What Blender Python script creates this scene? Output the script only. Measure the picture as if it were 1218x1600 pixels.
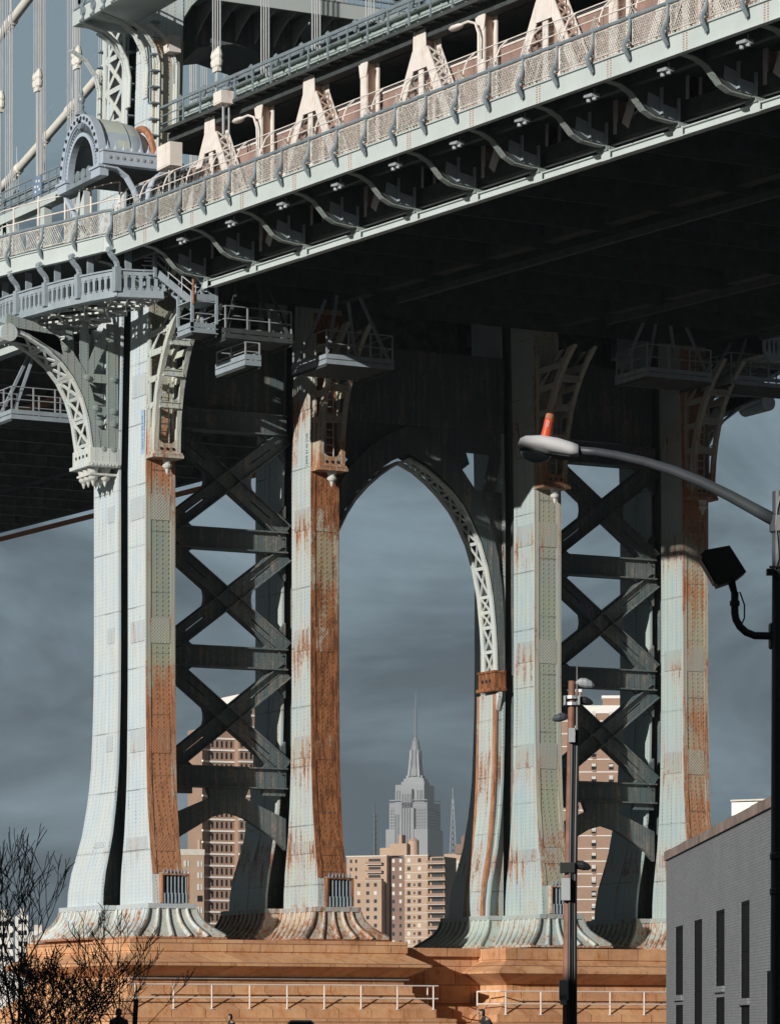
import bpy, bmesh, math, random
from mathutils import Vector, Matrix
random.seed(7)
R = math.radians
for o in list(bpy.data.objects): bpy.data.objects.remove(o)
S = bpy.context.scene
COL = S.collection

# ------------------------------------------------------------------ camera
VA = R(27.9)                               # view axis turned clockwise from the bridge axis (+Y)
SN, CS = math.sin(VA), math.cos(VA)
CX, CY = -87.11, -162.1                    # eye level is z = 0
F = 5900.0                                 # focal length in photo pixels
cam = bpy.data.cameras.new('camera'); cam_o = bpy.data.objects.new('camera', cam); COL.objects.link(cam_o)
cam_o.location = (CX, CY, 0); cam_o.rotation_euler = (R(90), 0, -VA)
cam.sensor_fit = 'VERTICAL'; cam.sensor_height = 24; cam.lens = F/1600*24
cam.shift_y = 812/1600; cam.clip_start = 1; cam.clip_end = 20000
S.camera = cam_o

# ------------------------------------------------------------------ light, sky, exposure
SUN_EL = R(16); LX, LY = 0.894, 0.447      # horizontal direction the light travels in
sun = bpy.data.lights.new('sun', 'SUN'); sun.energy = 4.8; sun.angle = R(0.5); sun.color = (1.0, 0.95, 0.885)
sun_o = bpy.data.objects.new('sun', sun); COL.objects.link(sun_o)
ld = Vector((LX*math.cos(SUN_EL), LY*math.cos(SUN_EL), -math.sin(SUN_EL)))
sun_o.rotation_euler = ld.to_track_quat('-Z', 'Y').to_euler(); sun_o.location = (-120, -200, 90)
W = bpy.data.worlds.new('World'); S.world = W; W.use_nodes = True
nt = W.node_tree; nt.nodes.clear()
def N(tree, kind, **kw):
    n = tree.nodes.new(kind)
    for k, v in kw.items():
        if k.startswith('i_'): n.inputs[k[2:].replace('_', ' ')].default_value = v
        else: setattr(n, k, v)
    return n
sky = N(nt, 'ShaderNodeTexSky', sky_type='NISHITA'); sky.sun_disc = False
sky.sun_elevation = SUN_EL; sky.sun_rotation = math.atan2(-LX, -LY); sky.dust_density = 1.5
b1 = N(nt, 'ShaderNodeBackground'); b1.inputs[1].default_value = 0.05
nt.links.new(sky.outputs[0], b1.inputs[0])
# a bank of storm cloud over the river side of the sky
tc = N(nt, 'ShaderNodeTexCoord')
mp = N(nt, 'ShaderNodeMapping'); mp.inputs['Scale'].default_value = (9, 9, 22); mp.inputs['Location'].default_value = (1.3, 0.4, 0.2)
nt.links.new(tc.outputs['Generated'], mp.inputs[0])
n1 = N(nt, 'ShaderNodeTexNoise'); n1.inputs['Scale'].default_value = 1.0; n1.inputs['Detail'].default_value = 7; n1.inputs['Roughness'].default_value = .56
n1.inputs['Distortion'].default_value = .7
nt.links.new(mp.outputs[0], n1.inputs[0])
sx = N(nt, 'ShaderNodeSeparateXYZ'); nt.links.new(tc.outputs['Generated'], sx.inputs[0])
gr = N(nt, 'ShaderNodeMapRange'); gr.inputs[1].default_value = 0.0; gr.inputs[2].default_value = .3
gr.inputs[3].default_value = -.17; gr.inputs[4].default_value = .3
nt.links.new(sx.outputs[2], gr.inputs[0])
ad = N(nt, 'ShaderNodeMath', operation='ADD'); nt.links.new(n1.outputs[0], ad.inputs[0]); nt.links.new(gr.outputs[0], ad.inputs[1])
cr = N(nt, 'ShaderNodeValToRGB'); e = cr.color_ramp.elements
e[0].position = .39; e[0].color = (.058, .088, .112, 1); e[1].position = .63; e[1].color = (.205, .285, .335, 1)
x_ = cr.color_ramp.elements.new(.5); x_.color = (.118, .172, .208, 1)
nt.links.new(ad.outputs[0], cr.inputs[0])
b2 = N(nt, 'ShaderNodeBackground'); nt.links.new(cr.outputs[0], b2.inputs[0])
dt = N(nt, 'ShaderNodeVectorMath', operation='DOT_PRODUCT'); dt.inputs[1].default_value = (SN, CS, 0)
nt.links.new(tc.outputs['Generated'], dt.inputs[0])
mr = N(nt, 'ShaderNodeMapRange'); mr.inputs[1].default_value = -.45; mr.inputs[2].default_value = .35; mr.inputs[3].default_value = .93
nt.links.new(dt.outputs['Value'], mr.inputs[0])
st = N(nt, 'ShaderNodeMapRange'); st.inputs[1].default_value = -.2; st.inputs[2].default_value = .75; st.inputs[3].default_value = .055; st.inputs[4].default_value = 1.0
nt.links.new(dt.outputs['Value'], st.inputs[0]); nt.links.new(st.outputs[0], b2.inputs[1])   # thinner, darker cloud overhead and behind
mx = N(nt, 'ShaderNodeMixShader'); nt.links.new(mr.outputs[0], mx.inputs[0]); nt.links.new(b1.outputs[0], mx.inputs[1]); nt.links.new(b2.outputs[0], mx.inputs[2])
wo = N(nt, 'ShaderNodeOutputWorld'); nt.links.new(mx.outputs[0], wo.inputs[0])
S.view_settings.view_transform = 'Standard'; S.view_settings.look = 'None'
S.view_settings.exposure = 0.0; S.view_settings.gamma = 1.0; S.view_settings.use_curve_mapping = False
S.render.engine = 'CYCLES'
S.cycles.max_bounces = 6; S.cycles.diffuse_bounces = 3

# ------------------------------------------------------------------ helpers
def world(lat, dep, z=0.0):                # metres to the right of / ahead of the eye
    return Vector((CX + lat*CS + dep*SN, CY - lat*SN + dep*CS, z))
def atD(px, py, D):                        # photo pixel at a distance
    return world((px-609)/F*D, D, (1612-py)/F*D)
def atX(px, py, X):
    u = (px-609)/F; t = (X-CX)/(SN+u*CS); return world(u*t, t, (1612-py)/F*t)
def atY(px, py, Y):
    u = (px-609)/F; t = (Y-CY)/(CS-u*SN); return world(u*t, t, (1612-py)/F*t)
ORG = {}
class MB:
    def __init__(s): s.v = []; s.f = []
    def add(s, vs, fs):
        b = len(s.v); s.v += [tuple(v) for v in vs]; s.f += [tuple(i+b for i in f) for f in fs]; return s
    def box(s, x0, x1, y0, y1, z0, z1):
        if x0 > x1: x0, x1 = x1, x0
        if y0 > y1: y0, y1 = y1, y0
        if z0 > z1: z0, z1 = z1, z0
        return s.add([(x0,y0,z0),(x1,y0,z0),(x1,y1,z0),(x0,y1,z0),(x0,y0,z1),(x1,y0,z1),(x1,y1,z1),(x0,y1,z1)],
              [(3,2,1,0),(4,5,6,7),(0,1,5,4),(1,2,6,5),(2,3,7,6),(3,0,4,7)])
    def bar(s, p, q, w, h, side=None):     # rectangular bar; w across 'side', h the other way
        p, q = Vector(p), Vector(q); d = (q-p)
        if d.length < 1e-6: return s
        d.normalize(); a = Vector(side) if side else Vector((0,0,1))
        if abs(a.dot(d)) > .97: a = Vector((1,0,0)) if abs(d.x) < .9 else Vector((0,1,0))
        a = (a - d*a.dot(d)).normalized(); b = d.cross(a)
        c = [a*(i*w/2)+b*(j*h/2) for i, j in ((-1,-1),(1,-1),(1,1),(-1,1))]
        return s.add([p+k for k in c]+[q+k for k in c], [(3,2,1,0),(4,5,6,7),(0,1,5,4),(1,2,6,5),(2,3,7,6),(3,0,4,7)])
    def loft(s, rings, caps=True, closed=True):
        n = len(rings[0]); b = len(s.v)
        for r in rings: s.v += [tuple(p) for p in r]
        for i in range(len(rings)-1):
            for j in range(n if closed else n-1):
                k = (j+1) % n
                s.f.append((b+i*n+j, b+i*n+k, b+(i+1)*n+k, b+(i+1)*n+j))
        if caps and closed:
            s.f.append(tuple(b+j for j in reversed(range(n)))); m = b+(len(rings)-1)*n
            s.f.append(tuple(m+j for j in range(n)))
        return s
    def tube(s, pts, r, n=8, caps=True):
        pts = [Vector(p) for p in pts]; rr = r if isinstance(r, (list, tuple)) else [r]*len(pts)
        rings = []; up = None
        for i, p in enumerate(pts):
            d = (pts[min(i+1, len(pts)-1)] - pts[max(i-1, 0)])
            if d.length < 1e-9: d = Vector((0,0,1))
            d.normalize()
            if up is None: up = Vector((0,0,1)) if abs(d.z) < .9 else Vector((1,0,0))
            up = up - d*up.dot(d)
            if up.length < 1e-4: up = Vector((1,0,0)) if abs(d.x) < .9 else Vector((0,1,0)); up = up - d*up.dot(d)
            up.normalize(); w = d.cross(up)
            rings.append([p + (up*math.cos(2*math.pi*k/n) + w*math.sin(2*math.pi*k/n))*rr[i] for k in range(n)])
        return s.loft(rings, caps)
    def lathe(s, c, prof, n=16, axis='z'):
        rings = []
        for r, h in prof:
            ring = []
            for k in range(n):
                a = 2*math.pi*k/n; x, y = r*math.cos(a), r*math.sin(a)
                ring.append((c[0]+x, c[1]+y, c[2]+h) if axis == 'z' else ((c[0]+x, c[1]+h, c[2]+y) if axis == 'y' else (c[0]+h, c[1]+x, c[2]+y)))
            rings.append(ring)
        return s.loft(rings)
    def prism(s, poly, plane, a0, a1):     # 2-D outline swept a0..a1 along the third axis
        def P(p, a): return {'xz': (p[0], a, p[1]), 'yz': (a, p[0], p[1]), 'xy': (p[0], p[1], a)}[plane]
        n = len(poly); return s.add([P(p, a0) for p in poly]+[P(p, a1) for p in poly],
            [tuple(range(n)), tuple(range(2*n-1, n-1, -1))]+[(i, i+n, (i+1) % n+n, (i+1) % n) for i in range(n)])
    def strip(s, A, B, plane, a0, a1):     # band between two 2-D curves with the same count, swept
        for i in range(len(A)-1): s.prism([A[i], A[i+1], B[i+1], B[i]], plane, a0, a1)
        return s
    def build(s, name, mat, parent=None, local=False, smooth=False):
        me = bpy.data.meshes.new(name)
        o = bpy.data.objects.new(name, me); COL.objects.link(o)
        org = Vector((0,0,0))
        if parent is not None:
            o.parent = parent; org = ORG.get(parent.name, Vector((0,0,0)))
        ORG[o.name] = org
        vs = s.v if (local or org.length == 0) else [(v[0]-org.x, v[1]-org.y, v[2]-org.z) for v in s.v]
        me.from_pydata(vs, [], s.f); me.update()
        bm = bmesh.new(); bm.from_mesh(me); bmesh.ops.recalc_face_normals(bm, faces=bm.faces); bm.to_mesh(me); bm.free()
        if smooth:
            for p in me.polygons: p.use_smooth = True
        for m in (mat if isinstance(mat, (list, tuple)) else [mat]): me.materials.append(m)
        return o
LABELS = {}
def tag(o, label, cat, group=None):
    o['label'] = label; o['category'] = cat
    if group: o['group'] = group
    return o
def thing(name, label, cat, loc=(0,0,0), rotz=0.0, group=None):
    o = bpy.data.objects.new(name, None); COL.objects.link(o); o.empty_display_size = .5
    o.location = loc; o.rotation_euler = (0,0,rotz); ORG[o.name] = Vector(loc)
    return tag(o, label, cat, group)
def struct(o): o['kind'] = 'structure'; return o
def copy_tree(o, parent=None):
    c = o.copy(); COL.objects.link(c)
    if parent is not None: c.parent = parent; c.matrix_parent_inverse = o.matrix_parent_inverse.copy()
    for ch in list(o.children): copy_tree(ch, c)
    return c
def lerp_table(tab, z):
    if z <= tab[0][0]: return tab[0][1]
    for (a, u), (b, v) in zip(tab, tab[1:]):
        if z <= b: return u+(v-u)*(z-a)/(b-a)
    return tab[-1][1]
def text_mesh(body, size, depth=.004):
    cu = bpy.data.curves.new('letters', 'FONT'); cu.body = body; cu.size = size; cu.extrude = depth; cu.align_x = 'CENTER'; cu.align_y = 'CENTER'
    cu.resolution_u = 2
    t = bpy.data.objects.new('letters', cu); COL.objects.link(t)
    bpy.context.view_layer.update()
    me = bpy.data.meshes.new_from_object(t.evaluated_get(bpy.context.evaluated_depsgraph_get()))
    bpy.data.objects.remove(t); return me
def text(name, body, size, mat, parent, M, depth=.004):
    me = text_mesh(body, size, depth); org = ORG.get(parent.name, Vector((0,0,0))) if parent else Vector((0,0,0))
    me.transform(Matrix.Translation(-org) @ M); me.materials.clear(); me.materials.append(mat)
    o = bpy.data.objects.new(name, me); COL.objects.link(o); o.parent = parent; ORG[o.name] = org
    return o

# ------------------------------------------------------------------ materials
def new_mat(name):
    m = bpy.data.materials.new(name); m.use_nodes = True; t = m.node_tree; t.nodes.clear()
    o = N(t, 'ShaderNodeOutputMaterial'); b = N(t, 'ShaderNodeBsdfPrincipled'); t.links.new(b.outputs[0], o.inputs[0])
    return m, t, b
def mixc(t, fac, a, b, blend='MIX'):
    m = N(t, 'ShaderNodeMix', data_type='RGBA', blend_type=blend)
    for sock, v in ((m.inputs[0], fac), (m.inputs[6], a), (m.inputs[7], b)):
        if isinstance(v, (int, float)): sock.default_value = v
        elif isinstance(v, (tuple, list)): sock.default_value = (*v, 1) if len(v) == 3 else v
        else: t.links.new(v, sock)
    return m.outputs[2]
def math_(t, op, a, b=None, c=None, clamp=False):
    m = N(t, 'ShaderNodeMath', operation=op); m.use_clamp = clamp
    for i, v in enumerate((a, b, c)):
        if v is None: continue
        if isinstance(v, (int, float)): m.inputs[i].default_value = v
        else: t.links.new(v, m.inputs[i])
    return m.outputs[0]
def noise(t, vec, scale, detail=4, rough=.55, stretch=None, loc=(0,0,0)):
    mp = N(t, 'ShaderNodeMapping'); mp.inputs['Scale'].default_value = stretch or (1,1,1); mp.inputs['Location'].default_value = loc
    t.links.new(vec, mp.inputs[0])
    n = N(t, 'ShaderNodeTexNoise'); n.inputs['Scale'].default_value = scale; n.inputs['Detail'].default_value = detail; n.inputs['Roughness'].default_value = rough
    t.links.new(mp.outputs[0], n.inputs[0]); return n.outputs[0]
def sstep(t, v, a, b):
    m = N(t, 'ShaderNodeMapRange', interpolation_type='SMOOTHSTEP'); t.links.new(v, m.inputs[0]); m.inputs[1].default_value = a; m.inputs[2].default_value = b
    return m.outputs[0]
def plain(name, col, rough=.6, metal=0.0, var=.18, scale=2.0, bump=0.0, dirt=None, dirt_amt=.35):
    m, t, b = new_mat(name); g = N(t, 'ShaderNodeNewGeometry'); p = g.outputs['Position']
    n = noise(t, p, scale, 5, .6)
    c = mixc(t, sstep(t, n, .25, .75), tuple(x*(1-var) for x in col), tuple(min(1, x*(1+var)) for x in col))
    if dirt:
        n2 = noise(t, p, scale*.7, 6, .7, (1.6, 1.6, .35), (3,1,7))
        c = mixc(t, sstep(t, n2, .62-dirt_amt*.25, .78), c, dirt)
    t.links.new(c, b.inputs['Base Color']); b.inputs['Roughness'].default_value = rough; b.inputs['Metallic'].default_value = metal
    if bump:
        bp = N(t, 'ShaderNodeBump'); bp.inputs['Strength'].default_value = bump; bp.inputs['Distance'].default_value = .03
        t.links.new(noise(t, p, scale*8, 4, .6), bp.inputs['Height']); t.links.new(bp.outputs[0], b.inputs['Normal'])
    return m
RUST_A, RUST_B, RUST_C = (.37, .17, .088), (.17, .07, .038), (.46, .28, .19)
def steel(name, paint, ramp=((0, .1), (1, .1)), rust_dark=.5, riv=.24, rr=.16, seams=True, tint=(.5,.58,.66), seed=0.0, z0=4.0, z1=34.0, streak=.55, diamond=False, rough=.55, ru=1.75, ra=RUST_A, rb=RUST_B, rc_=RUST_C, dotc=.34):
    """riveted painted plate; ramp gives how far the rust has spread at each height z0..z1"""
    m, t, b = new_mat(name); g = N(t, 'ShaderNodeNewGeometry'); p = g.outputs['Position']
    sp = N(t, 'ShaderNodeSeparateXYZ'); t.links.new(p, sp.inputs[0])
    zz = sp.outputs[2]; uu = math_(t, 'ADD', sp.outputs[0], sp.outputs[1])
    mr = N(t, 'ShaderNodeMapRange'); t.links.new(zz, mr.inputs[0]); mr.inputs[1].default_value = z0; mr.inputs[2].default_value = z1
    cr = N(t, 'ShaderNodeValToRGB'); els = cr.color_ramp.elements
    while len(els) > 1: els.remove(els[-1])
    for i, (pos, val) in enumerate(ramp):
        e = els[0] if i == 0 else els.new(pos)
        e.position = pos; e.color = (val, val, val, 1)
    t.links.new(mr.outputs[0], cr.inputs[0])
    ns = noise(t, p, 1.0, 6, .68, (4.2, 4.2, .28), (seed, seed*2, 0))
    nf = noise(t, p, 7.0, 5, .7, None, (0, seed, seed))
    nb = noise(t, p, .55, 3, .5, None, (seed*3, 0, seed))
    a = math_(t, 'ADD', cr.outputs[0], math_(t, 'MULTIPLY', math_(t, 'SUBTRACT', ns, .5), streak*2.2))
    a = math_(t, 'ADD', a, math_(t, 'MULTIPLY', math_(t, 'SUBTRACT', nf, .5), .7))
    a = math_(t, 'ADD', a, math_(t, 'MULTIPLY', math_(t, 'SUBTRACT', nb, .5), .5))
    mask = sstep(t, a, .42, .66)
    pc = mixc(t, sstep(t, nb, .3, .7), paint, tuple(x*.5+y*.5*sum(paint)/sum(tint) for x, y in zip(paint, tint)))
    pc = mixc(t, math_(t, 'MULTIPLY', sstep(t, ns, .45, .8), .35), pc, tuple(x*.72 for x in paint))
    nd = noise(t, p, 2.6, 6, .75, (2.5, 2.5, .5), (seed+9, 3, seed))
    rc = mixc(t, sstep(t, nd, .60-.35*rust_dark, .75-.3*rust_dark), ra, rb)
    rc = mixc(t, math_(t, 'MULTIPLY', sstep(t, nf, .58, .75), .55), rc, rc_)
    # light stain halo of rust wash on the paint round the rusted zones
    wash = math_(t, 'MULTIPLY', sstep(t, a, .18, .5), .42)
    pc = mixc(t, wash, pc, (.5, .36, .25))
    npatch = noise(t, p, 1.5, 2, .5, (1.3, 1.3, .42), (seed*5, 1, seed))
    pc = mixc(t, math_(t, 'MULTIPLY', sstep(t, npatch, .55, .63), .4), pc, tuple(x*k for x, k in zip(paint, (.80,.93,1.08))))
    pc = mixc(t, math_(t, 'MULTIPLY', sstep(t, npatch, .45, .37), .3), pc, tuple(x*k for x, k in zip(paint, (1.12,1.08,.95))))
    c = mixc(t, mask, pc, rc)
    # rivets
    def cell(v, off=0.0, k=1.0):
        return math_(t, 'MULTIPLY', math_(t, 'SUBTRACT', math_(t, 'FRACT', math_(t, 'ADD', math_(t, 'DIVIDE', v, riv*k), off)), .5), k)
    if diamond:
        u2 = math_(t, 'ADD', uu, zz); v2 = math_(t, 'SUBTRACT', uu, zz); cu, cv = cell(u2), cell(v2)
    else: cu, cv = cell(uu, seed*.37, ru), cell(zz, seed*.11, .72)
    d = math_(t, 'SQRT', math_(t, 'ADD', math_(t, 'MULTIPLY', cu, cu), math_(t, 'MULTIPLY', cv, cv)))
    dot = math_(t, 'SUBTRACT', 1.0, sstep(t, d, rr*.75, rr*1.25))
    c = mixc(t, math_(t, 'MULTIPLY', dot, dotc), c, mixc(t, .6, c, (.12, .08, .06)))
    h = dot
    if seams:
        s1 = math_(t, 'ABSOLUTE', math_(t, 'SUBTRACT', math_(t, 'FRACT', math_(t, 'DIVIDE', math_(t, 'ADD', zz, seed), 2.83)), .5))
        ln = math_(t, 'SUBTRACT', 1.0, sstep(t, s1, .006, .012))
        c = mixc(t, math_(t, 'MULTIPLY', ln, math_(t, 'MULTIPLY', sstep(t, nb, .42, .58), .55)), c, (.13, .105, .09))
        h = math_(t, 'SUBTRACT', h, ln)
    t.links.new(c, b.inputs['Base Color']); b.inputs['Roughness'].default_value = rough
    b.inputs['Specular IOR Level'].default_value = .35
    bp = N(t, 'ShaderNodeBump'); bp.inputs['Strength'].default_value = .8; bp.inputs['Distance'].default_value = .035
    t.links.new(math_(t, 'ADD', h, math_(t, 'MULTIPLY', nf, .25)), bp.inputs['Height']); t.links.new(bp.outputs[0], b.inputs['Normal'])
    return m
PALE = (.60, .635, .62); SAGE = (.27, .32, .29); BLUEG = (.42, .49, .52); DGREEN = (.17, .205, .19)
M = {}
def side_ramp(base, amp):
    """rust that starts under each splice and runs down in drips"""
    out = [(0, base+amp*.9), (.06, base+amp*.4)]
    for zb in (8.35, 12.9, 18.0, 23.7, 29.4):
        for dz, k in ((-1.7, .0), (-.1, 1.0), (.7, .55), (1.35, .0)): out.append(((zb+dz-4)/30, base+amp*k))
    return sorted(out)
FR = [((0,.86),(.34,.82),(.43,.6),(.47,.2),(.64,.13),(.7,.4),(.76,.8),(.82,.5),(1,.3)),
      ((0,.92),(.45,.86),(.52,.6),(.64,.46),(.70,.82),(1,.9)),
      ((0,.6),(.1,.5),(.22,.4),(.35,.2),(.62,.16),(.66,.3),(1,.3)),
      ((0,.7),(.28,.62),(.4,.5),(.47,.34),(.56,.5),(.6,.66),(.66,.45),(.72,.72),(.8,.95),(1,.9))]
SEED = (.9, 5.2, 6.6, 7.4); RD = (.32, .5, .2, .3)
DR = dict(ra=(.35,.145,.062), rb=(.15,.06,.028), rc_=(.44,.23,.13))
D0 = dict(ra=(.45,.215,.115), rb=(.27,.12,.062), rc_=(.52,.33,.22))
FP_ = ((.33,.37,.28), (.30,.29,.19), (.36,.40,.30), (.40,.42,.31)); EP_ = ((.42,.44,.36), (.40,.39,.30), (.48,.50,.42), (.45,.46,.38)); EK = (.55, .75, .45, .5)
SP_ = ((.55,.605,.615), (.45,.51,.49), (.40,.485,.475), (.38,.46,.445)); SB = ((.0,.2), (.25,.27), (.15,.25), (.15,.26))
for i in range(4):
    kw = (D0, DR, {}, D0)[i]
    M['side%d' % i] = steel('weathered_side_plate', SP_[i], side_ramp(*SB[i]), seed=SEED[i]+.6, streak=.75, dotc=.22, tint=(.5,.6,.66))
    M['sspl%d' % i] = steel('side_splice_plate', tuple(x*.95 for x in SP_[i]), [(p, v+.05) for p, v in side_ramp(*SB[i])], riv=.155, rr=.22, seams=False, seed=SEED[i]+.6, streak=.75, diamond=True, dotc=.5)
    M['front%d' % i] = steel('rusted_front_plate', FP_[i], FR[i], seed=SEED[i], rust_dark=RD[i], streak=.45, dotc=(.75,.7,.45,.55)[i], rr=.15, riv=.3, ru=1.0, **kw)
    M['edge%d' % i] = steel('rusted_edge_angle', EP_[i], [(p, .6*v+.4*EK[i]) for p, v in FR[i]], riv=.16, rr=.2, seams=False, seed=SEED[i], rust_dark=RD[i]+.1, streak=.6, **kw)
    M['spl%d' % i] = steel('splice_plate', (.44,.46,.38), [(p, .8*v+.06) for p, v in FR[i]], riv=.155, rr=.25, seams=False, seed=SEED[i], diamond=True, rust_dark=RD[i], streak=.5, dotc=.6, **kw)
M['sage'] = steel('sage_plate', SAGE, ((0,.1),(1,.12)), riv=.2, rr=.2, seams=False, seed=3.3)
M['sagepale'] = steel('pale_sage_plate', (.58,.61,.56), ((0,.12),(1,.16)), riv=.2, rr=.16, seams=False, seed=3.9)
M['brk'] = steel('bracket_rust_plate', (.42,.44,.36), ((0,.45),(.7,.6),(.76,.66),(.8,.46),(.95,.3),(1,.25)), riv=.17, rr=.2, seams=False, seed=2.2, rust_dark=.2)
M['brk0'] = steel('bracket_plate', (.55,.58,.50), ((0,.3),(.75,.5),(.82,.3),(.95,.16),(1,.1)), riv=.17, rr=.2, seams=False, seed=2.7, rust_dark=.2)
M['brace'] = steel('shade_darkened_brace', (.095,.128,.132), ((0,.25),(1,.2)), riv=.2, rr=.2, seams=False, seed=8.1)  # sage paint lowered so the bracing reads as shaded
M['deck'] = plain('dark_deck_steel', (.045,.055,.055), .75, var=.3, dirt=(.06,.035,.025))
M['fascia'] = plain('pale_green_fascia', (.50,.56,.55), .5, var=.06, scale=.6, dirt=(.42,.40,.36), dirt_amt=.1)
M['rail'] = plain('slate_blue_rail', (.20,.245,.275), .45, var=.15)
M['blue'] = plain('light_blue_steel', (.29,.345,.385), .45, var=.12, dirt=(.2,.2,.2), dirt_amt=.1)
M['white'] = plain('weathered_white_paint', (.74,.69,.64), .55, var=.08, dirt=(.5,.3,.2), dirt_amt=.18)
M['pink'] = plain('faded_pink_paint', (.52,.36,.29), .6, var=.15, dirt=(.3,.15,.09), dirt_amt=.3)
M['screen'] = plain('brown_screen', (.30,.19,.155), .75, var=.2, scale=1.2, dirt=(.16,.1,.08))
M['cable'] = plain('cream_cable_paint', (.70,.68,.62), .5, var=.06)
M['rope'] = plain('grey_rope_wire', (.40,.42,.43), .5, var=.1)
M['galv'] = plain('galvanised_steel', (.42,.45,.47), .4, .3, var=.12)
M['black'] = plain('black_enamel', (.018,.02,.022), .45)
M['lampgrey'] = plain('lamp_housing_grey', (.62,.63,.64), .5, var=.06)
M['polegrey'] = plain('pole_steel_grey', (.05,.058,.066), .5, var=.15)
M['dome'] = plain('dome_sheet_blue', (.40,.47,.55), .5, var=.05, scale=1.0)
M['domeg'] = plain('dome_sheet_green', (.50,.55,.49), .5, var=.05, scale=1.0)
M['rustp'] = plain('rusty_steel', (.36,.16,.085), .8, var=.3, scale=4, dirt=(.14,.06,.035))
M['glassdark'] = plain('dark_window_glass', (.016,.019,.022), .35, var=.2)
M['glassdark'].node_tree.nodes['Principled BSDF'].inputs['Specular IOR Level'].default_value = .15
M['blind'] = plain('window_blind', (.62,.60,.56), .7, var=.1)
M['orange'] = plain('amber_plastic', (.60,.085,.03), .25, var=.08)
# ------------------------------------------------------------------ setting
M['asphalt'] = plain('asphalt', (.05,.05,.052), .9, var=.2)
M['paving'] = plain('pale_paving', (.07,.068,.065), .9, var=.15)
M['water'] = plain('river_water', (.02,.035,.04), .1, var=.2)
g = MB(); g.add([(-9000,-9000,-1.7),(9000,-9000,-1.7),(9000,9000,-1.7),(-9000,9000,-1.7)], [(0,1,2,3)]); struct(g.build('ground', M['asphalt']))
g = MB(); g.add([(-3000,26,-1.696),(3000,26,-1.696),(3000,455,-1.696),(-3000,455,-1.696)], [(0,1,2,3)]); struct(g.build('water', M['water']))
g = MB(); g.box(-75, 60, -75, 20, -1.69, -1.08); struct(g.build('pavement', M['paving']))

# ------------------------------------------------------------------ bridge tower
TW = thing('bridge_tower', 'tall riveted steel bridge tower with four rust-streaked pale green columns', 'bridge tower', (0, 0, 4.2))
M['headplate'] = steel('head_front_plate', (.50,.51,.42), ((0,.3),(1,.42)), seed=1.1, rust_dark=.1)
XC = (-14.63, -6.1, 6.1, 14.63); DZ = (0, -.03, -.19, -.22)
FL = [(5.85,1),(6.6,.97),(7.5,.85),(8.4,.64),(9.3,.45),(10.7,.26),(12.2,.12),(15.2,.02),(18,0)]
TOPZ = 60.0
def lean(xc, z): return xc + (1 if xc < 0 else -1)*max(0, z-26)*.021
ZL = [5.8,6.2,6.6,7.05,7.5,8,8.6,9.3,10,10.8,11.6,12.6,14,16,18,22,26,34,45,TOPZ]
def col_rect(xc, i, fn, z0, z1, dz):
    """loft of rectangles fn(fl)->(dx0,dx1,y0,y1) between two heights"""
    zs = [z0]+[z for z in ZL if z0+.05 < z < z1-.05]+[z1]; rings = []
    for z in zs:
        a, b, y0, y1 = fn(lerp_table(FL, z)); x = lean(xc, z)
        rings.append([(x+a, y0, z+dz*max(0, 1-(z-5.8)/10)), (x+b, y0, z+dz*max(0, 1-(z-5.8)/10)), (x+b, y1, z+dz*max(0, 1-(z-5.8)/10)), (x+a, y1, z+dz*max(0, 1-(z-5.8)/10))])
    return rings
SPL = [(8.35,9.1), (12.9,14.1), (18.0,19.15), (23.7,24.9), (29.4,30.6)]
PROF = [(0,5.68),(.03,5.5),(.1,5.3),(.24,5.05),(.42,4.85),(.62,4.68),(.82,4.52),(.95,4.42),(1,4.36)]
def base_poly(k, ex=0.0):
    o = k*1.0
    P = [(-1.17,-3.83,-1,-1),(1.17,-3.83,1,-1),(1.17,-.2,1,-1),(2.0,-.2,1,-1),(2.0,4.6,1,1),(-2.0,4.6,-1,1),(-2.0,-.2,-1,-1),(-1.17,-.2,-1,-1)]
    return [(x+(sx*(o*1.02+ex)), y+(sy*(o*.93+ex))) for x, y, sx, sy in P]
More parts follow.
